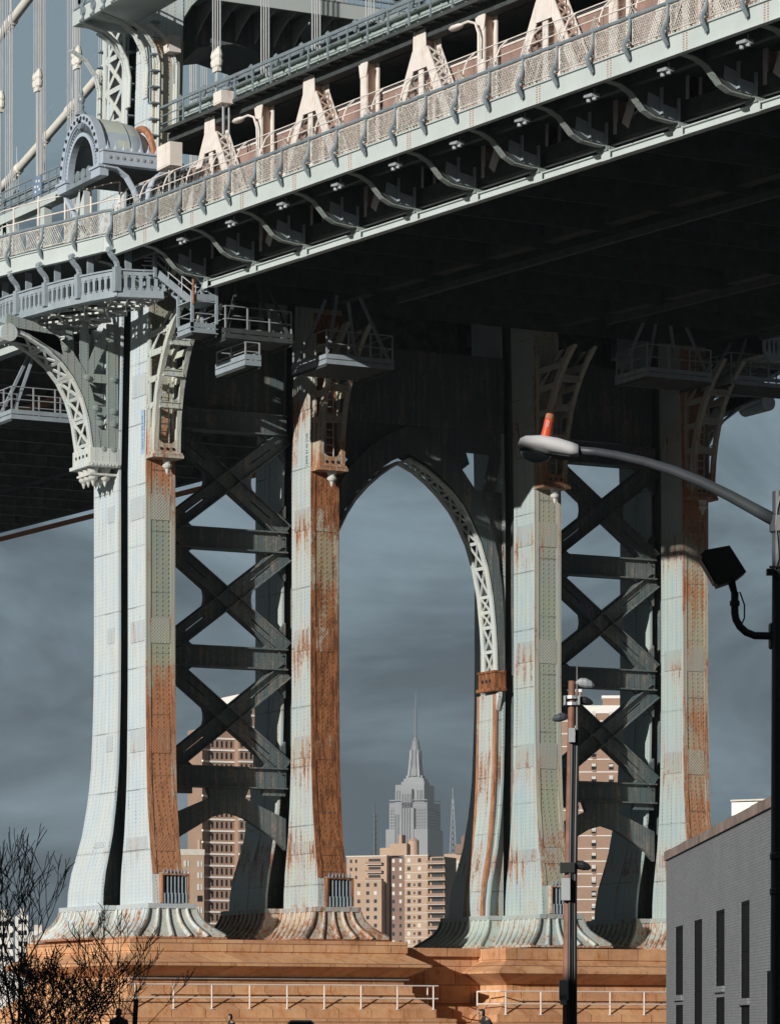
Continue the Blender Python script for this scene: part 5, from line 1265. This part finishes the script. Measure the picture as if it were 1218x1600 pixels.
# lower pale block beside it
t = bl_thing('tan_apartment_block', 'low tan brick block with square windows beside the tall brown banded tower', 283, 700, -10); S_ = 700/F
H = (1612-1336)*S_+1.7; wd = 36*S_
block(t, 'wall', M['tan'], -14, wd, 0, 10, 0, H); block(t, 'parapet', M['concrete'], -14.1, wd+.1, -.1, 10, H, H+1.1)
m = MB(); m.tube([(wd-.6,2,H+1),(wd-.6,2,H+3)], .35, 8); m.build('vent_stack', M['tan'], t, local=True)
rc, rb = [], []
for k in range(9):
    for j in range(-1, 2): 
        x = 1.0+j*2.5; (rc if rnd.random() < .5 else rb).append((x, -.03, H-1.6-k*2.15, .95, 1.1, 0))
windows(t, 'window', M['glassdark'], rc); windows(t, 'window', M['blind'], rb); windows(t, 'window_bar', M['glassdark'], [(x, y-.07, z, .08, h, r) for x, y, z, w, h, r in rb])
# brown slab behind the right pair of columns
D = 815; S_ = D/F
t = bl_thing('brown_apartment_slab', 'brown brick slab with white floor lines and one column of windows behind the right pair of columns', 890, D, 3); H = (1612-1106)*S_+1.7
W_ = 82*S_; block(t, 'wall', M['brownbrick'], -4, W_, 0, 12, 0, H); block(t, 'parapet', M['whitewall'], -4.1, W_+.1, -.1, 12.1, H-1.2, H+.5)
block(t, 'roof_house', M['brownbrick'], W_*.62, W_*.98, 2, 9, H+.5, H+2.2); block(t, 'roof_cap', M['whitewall'], W_*.6, W_, 1.9, 9.1, H+2.2, H+2.8); block(t, 'roof_house', M['brownbrick'], 0, W_*.2, 2, 9, H+.5, H+3.6); block(t, 'roof_cap', M['whitewall'], -.1, W_*.22, 1.9, 9.1, H+3.6, H+4.2)
fh = 2.75; m = MB()
for k in range(1, int(H/fh)): m.box(-4, W_, -.12, 0, k*fh-.12, k*fh+.08)
m.build('floor_line', M['whitewall'], t, local=True)
rc, rb = [], []
for k in range(int(H/fh)-1, 2, -1):
    for x in (W_*.45, W_*.12, W_*.78):
        if x != W_*.45 and k < int(H/fh)-9: continue
        rc.append((x, -.03, k*fh+1.15, 1.0, 1.35, 0)); rb.append((x, -.06, k*fh+1.15+rnd.choice((.35,.2,.0,.35)), .9, rnd.choice((.6,.9,1.2,.6)), 0))
windows(t, 'window', M['glassdark'], rc); windows(t, 'window_blind', M['blind'], rb); windows(t, 'window_bar', M['polegrey'], [(x, y-.08, k-.0, w, .07, r) for x, y, k, w, h, r in rc])
windows(t, 'air_conditioner', M['darkbrick'], [(x+.1, y-.1, z-1.0, .8, .35, r) for x, y, z, w, h, r in rc if rnd.random() < .7])
# tan balcony apartments in the middle of the arch
D = 1300; S_ = D/F; al = 22; c_ = math.cos(R(al))
def X_(px, ref=632): return (px-ref)*S_/c_
def apartment(px, label, name, segs, htop, extra):
    t = bl_thing(name, label, px, D, al); return t
H = (1612-1338)*S_+1.7; fh = 2.8
t = bl_thing('tan_balcony_apartments', 'wide tan brick apartment block with dark recess and corner balconies below the pointed skyscraper', 632, D, al)
L0 = X_(543); L1 = X_(606); R1 = X_(696)
block(t, 'wall', M['tan'], L0, L1, -1.2, 14, 0, H); block(t, 'wall', M['darkbrick'], L1+.02, X_(632)-.02, 1.5, 14, 0, H-.4); block(t, 'wall', M['tan'], X_(632), X_(668), 0, 14, 0, H); block(t, 'wall', M['tan'], X_(668)+.02, R1-1.2, 1.2, 13, 0, H-.3)
block(t, 'lower_wing', M['tan'], X_(561), L1-.6, -4.5, -1.22, 0, H-8.6)
block(t, 'parapet', M['concrete'], L0-.2, L1+.1, -1.4, 14, H, H+.45); block(t, 'parapet', M['concrete'], X_(632)-.1, X_(668)+.1, -.2, 14, H, H+.4)
block(t, 'roof_house', M['tan'], X_(604), X_(630), 3, 9, H+.45, H+4.6); block(t, 'roof_house', M['tan'], X_(617), X_(622), 3.2, 7, H+4.6, H+7.6); block(t, 'roof_house', M['tan'], X_(588), X_(604)-.02, 3, 9, H+.45, H+3.2)
m = MB(); m.lathe((X_(634), 7, H+.4), [(1.9,0),(1.9,5.2),(2.05,5.2),(.3,6.4),(.05,6.5)], 16); m.build('water_tank', plain('tan_tank', (.46,.33,.25), .8, var=.1), t, local=True)
m = MB(); wn, wl_, rl = [], [], []
for k in range(1, int(H/fh)+1):
    z = H-k*fh
    m.box(X_(668)+.05, R1, -1.0, 1.15, z-.08, z+.12); rl.append(((X_(668)+R1)/2, -1.0, z+.62, R1-X_(668)-.1, .95, 0)); rl.append((R1, .1, z+.62, 2.2, .95, R(90)))
    if k < 4: m.box(X_(575), X_(600), -2.6, -1.22, z-.05, z+.15); rl.append(((X_(575)+X_(600))/2, -2.6, z+.65, X_(600)-X_(575), .9, 0))
    wn.append(((X_(672)+X_(690))/2, 1.17, z+1.35, X_(690)-X_(672), 1.6, 0))
    for px in (638.5, 655): (wn if rnd.random() < .7 else wl_).append((X_(px), -.02, z+1.35, 1.15, 1.35, 0))
    if k > 3: wn.append((X_(647), -.02, z+1.35, .55, .9, 0))
    for px in (550, 558): (wn if rnd.random() < .7 else wl_).append((X_(px), -1.22, z+1.35, .75, 1.2, 0))
    if k > 3:
        for px in (568, 582, 594): (wn if rnd.random() < .6 else wl_).append((X_(px), -4.52, z+1.35, 1.1, 1.25, 0))
    else: wn.append((X_(587), -1.23, z+1.35, 4.4, 1.5, 0))
    for px in (612, 623): (wl_ if rnd.random() < .5 else wn).append((X_(px), 1.48, z+1.35, .9, 1.2, 0))
    wn.append((L1, 4, z+1.35, .9, 1.2, R(90))); wl_.append((L1, 7.5, z+1.35, .8, 1.2, R(90)))
m.build('balcony_slab', M['concrete'], t, local=True)
windows(t, 'balcony_rail', M['brownbrick'], rl, .1); windows(t, 'window', M['glassdark'], wn); windows(t, 'window_blind', M['blind'], wl_)
fb = [((X_(632)+X_(668))/2, -.03, H-k*fh, X_(668)-X_(632), .22, 0) for k in range(1, 20)]
windows(t, 'floor_band', M['concrete'], fb, .1)
# narrow pale block behind, right of the apartments
t = bl_thing('pale_narrow_block', 'narrow pale block with brown roof house just right of the balcony apartments', 697, 1350, 15); S_ = 1350/F
H = (1612-1345)*S_+1.7; block(t, 'wall', M['concrete'], 0, 32*S_, 0, 12, 0, H); block(t, 'roof_house', M['tan'], -7*S_, 30*S_, 3, 10, H, H+2.6); block(t, 'roof_house', M['darkbrick'], 12*S_, 32*S_, 2, 10, H+2.6, H+6); m = MB(); m.lathe((23*S_,5,H+6),[(1.1,0),(1.1,2.6),(.1,3.6)],12); m.build('water_tank', M['darkbrick'], t, local=True)
rc = []
for k in range(1, 20):
    for j in range(4): rc.append((1.3+j*1.75, -.03, H-k*2.9+1.2, .9, 1.4, 0))
windows(t, 'window', M['glassdark'], rc)
m = MB()
for j in range(3): m.box(.35+j*2.4, .75+j*2.4, -.12, 0, 0, H)
m.build('brick_pier', M['tan'], t, local=True)
# bright building peeping out beside the second column
t = bl_thing('white_topped_tower', 'sliver of a white-topped tower just right of the second column', 520, 1000, 0); S_ = 1000/F
H = (1612-1093)*S_; block(t, 'wall', M['brownbrick'], -6, 8.5*S_, 0, 10, 0, H-3); block(t, 'parapet', M['whitewall'], -6.1, 9.5*S_, -.1, 10, H-3, H+1.7)
windows(t, 'floor_band', M['concrete'], [(0, -.05, H-3-k*2.8, 2.9, .3, 0) for k in range(1, 20)], .1)
# the pointed skyscraper
D = 5000; S_ = D/F; al = 20; c_ = math.cos(R(al))
M['lime'] = plain('grey_limestone', (.27,.285,.295), .85, var=.1, scale=.02)
M['limedark'] = plain('dark_window_strip', (.04,.05,.06), .5, var=.1, scale=.02)
M['limegl'] = plain('metal_crown', (.19,.21,.225), .5, .0, var=.1, scale=.05)
t = bl_thing('art_deco_skyscraper', 'distant grey stepped skyscraper with a tapered crown and tall antenna, framed by the bridge arch', 667, D, al, 'skyscraper')
def sx(px): return (px-667)*S_/c_
def sz(py): return (1612-py)*S_+1.7
side_w = 21*S_/math.sin(R(al))
block(t, 'base_tier', M['lime'], sx(604), 2, -4, side_w+6, 0, sz(1295)); block(t, 'tower_tier', M['lime'], sx(608), 0, 0, side_w, 0, sz(1254)); block(t, 'tower_tier', M['lime'], sx(616), sx(661), 3, side_w-9, 0, sz(1225))
block(t, 'tower_tier', M['lime'], sx(618), sx(648), -5, 3, 0, sz(1262)) ; block(t, 'tower_tier', M['lime'], sx(628), sx(644), -2.5, 5, 0, sz(1232))
for a, b, y0, y1, z0, z1 in ((623,659,9,30,1225,1220),(626,657,11,28,1220,1215),(629,654,13,26,1215,1210)): block(t, 'crown_step', M['limegl'], sx(a), sx(b), y0, y1, sz(z0), sz(z1))
m = MB(); cx = sx(641.5); cy = 19; m.lathe((cx, cy, 0), [(9.4,sz(1211)),(8.6,sz(1203)),(7.0,sz(1190)),(6.2,sz(1166)),(6.0,sz(1163)),(5.0,sz(1162)),(5.0,sz(1156)),(3.2,sz(1154)),(2.2,sz(1150))], 16)
for k in range(4):
    a = R(45+90*k); m.loft([[(cx+math.cos(a)*r+dx, cy+math.sin(a)*r+dy, z) for dx, dy in ((-1.3,-1.3),(1.3,-1.3),(1.3,1.3),(-1.3,1.3))] for r, z in ((10.5,sz(1212)),(8.5,sz(1196)),(6.4,sz(1170)))])
cr_ = m.build('crown', M['limegl'], t, local=True)
m = MB()
for k in range(8): a = R(22.5+45*k); m.box(cx+math.cos(a)*7.2-.8, cx+math.cos(a)*7.2+.8, cy+math.sin(a)*7.2-.8, cy+math.sin(a)*7.2+.8, sz(1205), sz(1170))
m.build('crown_window', M['limedark'], cr_, local=True)
m = MB(); m.tube([(cx,cy,sz(1150)),(cx,cy,sz(1128)),(cx,cy,sz(1104))], [1.9,1.6,1.3], 8); m.tube([(cx,cy,sz(1104)),(cx,cy,sz(1078))], [.75,.3], 6)
for k in range(9): m.lathe((cx,cy,sz(1148-k*5)), [(2.2,0),(2.2,1.2)], 8)
m.build('antenna', plain('antenna_grey', (.14,.16,.18), .6), t, local=True)
rc = []
for px in range(611, 667, 4): 
    if 617 <= px <= 649: continue
    rc.append((sx(px), -.3, (sz(1262)+sz(1340))/2, 1.8, sz(1262)-sz(1340), 0))
for k, px in enumerate(range(620, 648, 4)):
    if not 627 < px < 645: rc.append((sx(px), -5.3, (sz(1272)+sz(1340))/2, 1.8, sz(1272)-sz(1340), 0))
for px in (630,634,638,642): rc.append((sx(px), -5.4, (sz(1240)+sz(1340))/2-0, 1.4, sz(1266)-sz(1340), 0)); rc.append((sx(px), -2.7, (sz(1240)+sz(1258))/2, 1.4, sz(1240)-sz(1258), 0))
for px in (619,623,651,655,658): rc.append((sx(px), 2.7, (sz(1234)+sz(1252))/2, 1.5, sz(1234)-sz(1252), 0))
for k in range(13): rc.append((0.3, 2.2+k*(side_w-4)/12, (sz(1262)+sz(1340))/2, 1.6, sz(1262)-sz(1340), R(90)))
windows(t, 'window_strip', M['limedark'], rc, .8)
m = MB()
for k in range(1, 20): z = sz(1340)+k*4.0; m.box(sx(608), .1, -.75, -.62, z, z+1.3); m.box(.62, .75, 0, side_w, z, z+1.3)
o = m.build('spandrel', M['lime'], t, local=True)
# masts and odd roofs
t = bl_thing('roof_mast', 'thin dark radio mast left of the stepped skyscraper', 585, 2600, 0, 'mast'); S_ = 2600/F
m = MB(); z = lambda py: (1612-py)*S_+1.7; m.tube([(0,0,0),(0,0,z(1338)),(0,0,z(1285)),(0,0,z(1268)),(0,0,z(1252))], [2,1.1,.9,.45,.2], 8)
for k in range(7): m.lathe((0,0,z(1330-k*9)), [(1.5,0),(1.5,1)], 8)
m.build('mast_shaft', M['polegrey'], t, local=True); block(t, 'mast_building', M['brownbrick'], -8, 8, 0, 16, 0, z(1345))
t = bl_thing('lattice_mast', 'faint pale lattice mast right of the stepped skyscraper', 707, 3000, 0, 'mast'); S_ = 3000/F
m = MB()
for k in range(10):
    z0, z1 = (1612-1335+k*9)*S_, (1612-1335+(k+1)*9)*S_; w0, w1_ = 2.6-k*.2, 2.6-(k+1)*.2
    for a, b in ((-1,-1),(1,-1),(1,1),(-1,1)): m.bar((a*w0,b*w0,z0),(a*w1_,b*w1_,z1), .35,.35)
    m.bar((-w0,-w0,z0),(w1_,-w1_,z1),.25,.25); m.bar((w0,-w0,z0),(-w1_,-w1_,z1),.25,.25)
m.tube([(0,0,(1612-1245)*S_),(0,0,(1612-1228)*S_)], .3, 6); m.build('lattice', M['galv'], t, local=True); block(t, 'mast_building', M['concrete'], -8, 8, 0, 16, 0, (1612-1337)*S_)
t = bl_thing('white_building', 'bright white blank-walled building rising behind the grey brick building', 1142, 420, 30, 'building'); S_ = 420/F
H = (1612-1254)*S_+1.7; block(t, 'wall', M['whitewall'], 0, 3.6, 0, 12, 0, H); block(t, 'wing', M['whitewall'], 3.62, 12, 1.0, 12, 0, H+.1); windows(t, 'window', M['glassdark'], [(1.75, -.02, H-2.6-k*1.0, .3, .5, 0) for k in range(3)]); block(t, 'parapet', M['concrete'], -.1, 12.1, -.1, 12.1, H+.12, H+.3)
rw = random.Random(5)
for k, (px, py, w, lab) in enumerate(((8,1432,26,'low white flat-roofed building at far left, nearest the frame edge'),(36,1421,17,'white roof house seen through the bare trees at left, tallest of the low white roofs'),(62,1440,34,'wide low white building seen through the bare trees beside the left column foot'))):
    D = 850; S_ = D/F; t = bl_thing('white_low_building', lab, px, D+k*40, -8, 'building'); H = (1612-py)*S_+1.7
    block(t, 'wall', M['whitewall'], -w*S_/2, w*S_/2, 0, 14, 0, H); block(t, 'roof_house', M['concrete'], -w*S_*.2, w*S_*.15, 3, 8, H, H+1.6); windows(t, 'window', M['glassdark'], [(-w*S_*.3+j*1.3, -.03, H-1.6-i*2.6, .7, 1.1, 0) for i in range(4) for j in range(int(w*S_*.7/1.3)+1)])

# ------------------------------------------------------------------ bare trees and bushes at lower left
M['bark'] = plain('dark_bark', (.035,.027,.022), .9, var=.3); M['dryleaf'] = plain('dry_dark_leaf', (.032,.027,.02), .8, var=.4, scale=9)
def tree(label, px, D, h, spread, seed, levels=4, stems=3, leaves=0, name='bare_tree', lean_=0.0, zb=-1.7):
    r = random.Random(seed); base = atD(px, 1612, D); base.z = zb
    t = thing(name, label, 'tree' if name == 'bare_tree' else 'bush', base); tr, tw, lf = MB(), MB(), MB(); tips = []
    def grow(p, d, L, rad, lv):
        n_ = 4; pts = [p]; rr = [rad]
        for k in range(n_):
            d = (d + Vector((r.gauss(0,.12), r.gauss(0,.12), r.gauss(.05,.06)))).normalized(); p = p + d*(L/n_); pts.append(p); rr.append(rad*(1-.5*(k+1)/n_))
            if lv > 0 and k > 0 and r.random() < .85:
                a = r.uniform(0, 2*math.pi); q = (d*.8 + Vector((math.cos(a), math.sin(a), r.uniform(-.1,.5)))*spread).normalized(); grow(p, q, L*r.uniform(.45,.72), rad*.45, lv-1)
        (tr if lv >= levels-1 else tw).tube(pts, [max(q, .009) for q in rr], 5 if lv >= levels-1 else 4)
        if lv <= 1: tips.extend(pts[1:])
        if lv > 0: grow(p, d, L*.6, rad*.45, lv-1)
    for s in range(stems):
        a = r.uniform(0, 2*math.pi); grow(base+Vector((math.cos(a)*.25*stems*.3, math.sin(a)*.25*stems*.3, 0)), Vector((math.cos(a)*.18*spread*1.4+lean_*CS, math.sin(a)*.18*spread*1.4-lean_*SN, 1)).normalized(), h*.5, .02+h*.006, levels)
    tr.build('trunk', M['bark'], t); tw.build('twigs' if not leaves else 'branches', M['bark'], t)
    if leaves:
        for k in range(leaves):
            p = r.choice(tips)+Vector((r.gauss(0,.05), r.gauss(0,.05), r.gauss(0,.05))); u = Vector((r.gauss(0,1),r.gauss(0,1),r.gauss(0,1))).normalized(); v = u.orthogonal().normalized(); s = r.uniform(.025,.055)
            lf.add([p-u*s, p+v*s*.6, p+u*s, p-v*s*.6], [(0,1,2,3)])
        lf.build('dry_leaves', M['dryleaf'], t)
    return t
tree('tall thin bare tree with long upright twigs at the far left edge', 12, 98, 6.6, .42, 3, 4, 2)
tree('bare tree with spreading fine twigs, second from the left edge', 46, 104, 6.4, .45, 8, 4, 2, lean_=.05)
tree('dense dark twiggy bush in front of the left pier corner', 78, 96, 3.6, .8, 21, 4, 5, 1100, 'leafy_bush')
tree('low dark bush cut by the bottom left corner of the frame', 14, 92, 3.4, .9, 33, 4, 4, 1100, 'leafy_bush')
tree('loose dark bush leaning over the pier steps, right of the dense one', 118, 100, 3.2, .8, 44, 4, 3, 700, 'leafy_bush', .25)
tree('small bare sapling with a fan of fine twigs, nearest the white handrail', 172, 103, 4.4, .6, 57, 4, 2)
# leaning stake and wire beside the sapling
a, b = atD(204,1640,104), atD(213,1561,104); a.z = -1.7; t = thing('leaning_stake', 'dark leaning stake with wires beside the small bare sapling', 'stake', a)
m = MB(); m.bar(a, b, .11, .09); m.build('stake', M['bark'], t)
m = MB()
for k in (.0, .35, .7): m.tube([b-Vector((0,0,.05+k)), atD(160,1566,105)-Vector((0,0,k)), atD(110,1562,106)-Vector((0,0,k))], .012, 4)
m.build('stake_wire', M['bark'], t)

# low sign with a pale rim at the bottom edge
f = Fr(470, 105, -1.7); t = thing('information_board', 'dark board with a rounded pale rim just showing at the bottom edge below the handrail', 'sign', f.loc, -VA)
zt = f(470,1595.5).z; w = 20*105/F
m = MB(); m.tube([(-w,0,zt-.9),(-w,0,zt-.08),(-w+.07,0,zt),(w-.07,0,zt),(w,0,zt-.08),(w,0,zt-.9),(-w,0,zt-.9)], .03, 6); m.build('rim', M['white'], t, local=True)
m = MB(); m.box(-w, w, -.015, .015, zt-.9, zt-.02); m.build('panel', M['black'], t, local=True)
m = MB(); m.box(-w-.05,-w-.01,-.03,.03,0,zt-.2); m.box(w+.01,w+.05,-.03,.03,0,zt-.2); m.build('board_leg', M['black'], t, local=True)

# ------------------------------------------------------------------ people whose heads show along the bottom edge
M['skin'] = plain('skin', (.42,.25,.17), .6, var=.08); M['hair'] = plain('black_hair', (.012,.01,.009), .5); M['coat'] = plain('black_coat', (.016,.016,.019), .8); M['jeans'] = plain('dark_trousers', (.03,.035,.05), .8); M['phone'] = plain('phone_shell', (.05,.05,.05), .3)
def skin_mesh(name, verts, edges, radii, mat, parent, root=0):
    me = bpy.data.meshes.new(name); me.from_pydata(verts, edges, []); o = bpy.data.objects.new(name, me); COL.objects.link(o)
    sk = o.modifiers.new('s', 'SKIN'); o.modifiers.new('b', 'SUBSURF').levels = 2
    for i, rr in enumerate(radii): me.skin_vertices[0].data[i].radius = rr if isinstance(rr, tuple) else (rr, rr)
    me.skin_vertices[0].data[root].use_root = True
    bpy.context.view_layer.update(); ev = o.evaluated_get(bpy.context.evaluated_depsgraph_get()); nm = bpy.data.meshes.new_from_object(ev)
    bpy.data.objects.remove(o); nm.name = name
    for p in nm.polygons: p.use_smooth = True
    nm.materials.clear(); nm.materials.append(mat); q = bpy.data.objects.new(name, nm); COL.objects.link(q); q.parent = parent; return q
def person(label, px, D, height, face, zb, hold=False, bow=0.0):
    p = atD(px, 1612, D); p.z = zb; t = thing('person', label, 'person', p, face); k = height/1.75
    hb = bow*.12
    V = [(0,0,.95),(0,-.01,1.12),(0,-.02-hb*.5,1.3),(0,-.02-hb,1.42),(0,-.03-hb*1.2,1.5),(0,-.05-hb*1.4,1.56),(0,-.055-hb*1.5,1.64),(0,-.05-hb*1.5,1.71)]
    Rr = [(.16,.12),(.14,.11),(.17,.12),(.15,.1),(.058,.058),(.07,.08),(.082,.098),(.06,.07)]
    E = [(i, i+1) for i in range(7)]
    def chain(frm, pts, rs):
        a = frm
        for q, rr in zip(pts, rs): V.append(q); Rr.append(rr); E.append((a, len(V)-1)); a = len(V)-1
        return a
    for s in (-1, 1):
        chain(0, [(s*.1,0,.86),(s*.11,-.02,.5),(s*.11,.02,.1),(s*.11,-.12,.04)], [.1,.065,.045,(.045,.03)])
        if hold: arm = [(s*.2,-.02-hb,1.4),(s*.25,.02-hb,1.15),(s*.16,-.22-hb,1.18),(s*.06,-.34-hb,1.27)]
        else: arm = [(s*.2,-.02-hb,1.4),(s*.26,.02-hb,1.13),(s*.26,-.05-hb,.9),(s*.26,-.07-hb,.82)]
        e = chain(3, arm, [.062,.046,.034,(.038,.02)])
        tip = Vector(arm[-1]); dirn = (Vector(arm[-1])-Vector(arm[-2])).normalized()
        for q, (ln, offx) in enumerate(((.07,-.03),(.085,-.01),(.08,.01),(.065,.03))): chain(e, [tuple(tip+dirn*.035+Vector((offx*.6,0,0))), tuple(tip+dirn*(.035+ln*.6)+Vector((offx,-.01,0))), tuple(tip+dirn*(.035+ln)+Vector((offx,-.03,0)))], [.011,.009,.008])
        chain(e, [tuple(tip+Vector((-s*.035,-.015,0))), tuple(tip+dirn*.04+Vector((-s*.05,-.03,0)))], [.012,.009])
    body = skin_mesh('body', [(x*k, y*k, z*k) for x, y, z in V], E, [tuple(q*k for q in r_) if isinstance(r_, tuple) else r_*k for r_ in Rr], M['skin'], t)
    hy = -.055-hb*1.5
    m = MB(); m.lathe((0, (hy+.012)*k, 1.6*k), [(.085*k,-.06*k),(.1*k,.0),(.1*k,.06*k),(.085*k,.12*k),(.05*k,.155*k),(.005,.165*k)], 14); h = m.build('hair', M['hair'], t, local=True, smooth=True)
    for v in h.data.vertices:
        if v.co.y < (hy-.05)*k and v.co.z < 1.665*k: v.co.y = (hy-.02)*k
    m = MB()
    for s in (-1,1): m.lathe((s*.032*k, (hy-.092)*k, 1.635*k), [(.012*k,-.006),(.012*k,.004)], 8, 'y')
    m.build('eye', M['hair'], t, local=True)
    m = MB(); m.loft([[((hw)*math.cos(q)*k, (-.02-hb*f_+hd*math.sin(q))*k, z*k) for q in [2*math.pi*j/16 for j in range(16)]] for z, hw, hd, f_ in ((.78,.2,.15,0),(.95,.2,.155,0),(1.12,.185,.15,.3),(1.3,.215,.155,.6),(1.42,.2,.135,1),(1.48,.11,.1,1.1),(1.52,.085,.09,1.2))], caps=False)
    for s in (-1,1):
        a = [(s*.19,-.02-hb,1.4),(s*.25,.02-hb,1.15)]+([(s*.17,-.2-hb,1.175)] if hold else [(s*.26,-.05-hb,.92)]); m.tube([Vector(q)*k for q in a], [.085*k,.066*k,.05*k], 10)
    m.build('coat', M['coat'], t, local=True, smooth=True)
    m = MB()
    for s in (-1,1): m.tube([(s*.09*k,0,.9*k),(s*.11*k,-.02*k,.5*k),(s*.11*k,.02*k,.09*k)], [.115*k,.085*k,.065*k], 10)
    m.build('trousers', M['jeans'], t, local=True, smooth=True)
    if hold:
        ph = thing('phone', 'small dark phone held up by the person at the foot of the left pier block', 'phone', p+Vector((0,0,0)), face); m = MB(); m.box(-.035, .035, (-.375-hb)*k, (-.365-hb)*k, 1.25*k, 1.4*k); m.build('phone_case', M['phone'], ph, local=True)
person('dark-haired person in black coat holding up a phone below the left pier block', 364, 150, 1.78, -VA-R(70), -1.08, True, .4)
person('person in a black jacket bending forward beneath the gap between the pier blocks', 767, 128, 1.84, -VA-R(65), -1.08, False, 1.6)
person('person in dark clothes behind the bushes, left of the leaning stake', 186, 118, 1.80, -VA, -1.08, False, .3)

# ------------------------------------------------------------------ the air between here and the far skyline
hz = MB().box(-2500, 2600, -400, 5600, -2.7, 480).build('haze', [], None); hz['kind'] = 'stuff'
hm = bpy.data.materials.new('air'); hm.use_nodes = True; ht = hm.node_tree; ht.nodes.clear()
ho = N(ht, 'ShaderNodeOutputMaterial'); hv = N(ht, 'ShaderNodeVolumePrincipled'); hv.inputs['Color'].default_value = (.72,.8,.88,1); hv.inputs['Density'].default_value = .00006
ht.links.new(hv.outputs[0], ho.inputs['Volume']); hz.data.materials.append(hm)

# ------------------------------------------------------------------ pieces that stand apart become objects of their own
import numpy as np
def part_pieces(o):
    me = o.data; nv = len(me.vertices)
    if nv == 0 or nv > 60000: return
    co = np.empty(nv*3, dtype=np.float32); me.vertices.foreach_get('co', co); co = co.reshape(nv, 3)
    par = list(range(nv))
    def find(i):
        while par[i] != i: par[i] = par[par[i]]; i = par[i]
        return i
    for e in me.edges:
        a, b = find(e.vertices[0]), find(e.vertices[1])
        if a != b: par[a] = b
    roots, isl = np.unique([find(i) for i in range(nv)], return_inverse=True); k = len(roots)
    if k < 2 or k > 800: return
    lo = np.full((k,3), np.inf); hi = np.full((k,3), -np.inf); np.minimum.at(lo, isl, co); np.maximum.at(hi, isl, co)
    size = (hi-lo).max(axis=1); gap = np.maximum(0, np.maximum(lo[:,None]-hi[None], lo[None]-hi[:,None]))
    near = np.sqrt((gap**2).sum(axis=2)) <= np.maximum(.02, .5*np.maximum(size[:,None], size[None]))
    pc = list(range(k))
    def f2(i):
        while pc[i] != i: pc[i] = pc[pc[i]]; i = pc[i]
        return i
    for a, b in zip(*np.nonzero(np.triu(near, 1))):
        a, b = f2(int(a)), f2(int(b))
        if a != b: pc[a] = b
    lab = np.array([f2(i) for i in range(k)])[isl]; groups = np.unique(lab)
    if len(groups) < 2: return
    vs = [tuple(v) for v in co]; polys = [(tuple(p.vertices), p.use_smooth, p.material_index) for p in me.polygons]
    mats = list(me.materials); base = o.name.split('.')[0]
    for gi, g_ in enumerate(groups):
        idx = np.nonzero(lab == g_)[0]; mp = {int(v): i for i, v in enumerate(idx)}
        nm = bpy.data.meshes.new(base); fs = [p for p in polys if p[0][0] in mp]
        nm.from_pydata([vs[i] for i in idx], [], [[mp[v] for v in p[0]] for p in fs])
        for m_ in mats: nm.materials.append(m_)
        for q, p in zip(nm.polygons, fs): q.use_smooth = p[1]; q.material_index = p[2]
        if gi == 0: o.data = nm
        else:
            c = o.copy(); c.data = nm; COL.objects.link(c); c.parent = o.parent; c.matrix_parent_inverse = o.matrix_parent_inverse.copy()
SKIP = ('dry_leaves', 'railing_mesh', 'branches', 'trunk', 'graffiti', 'stencil', 'body')
for o in list(COL.objects):
    if o.type == 'MESH' and o.parent is not None and o.data.users == 1 and not o.children and o.name.split('.')[0] not in SKIP and o.get('kind') != 'stuff': part_pieces(o)
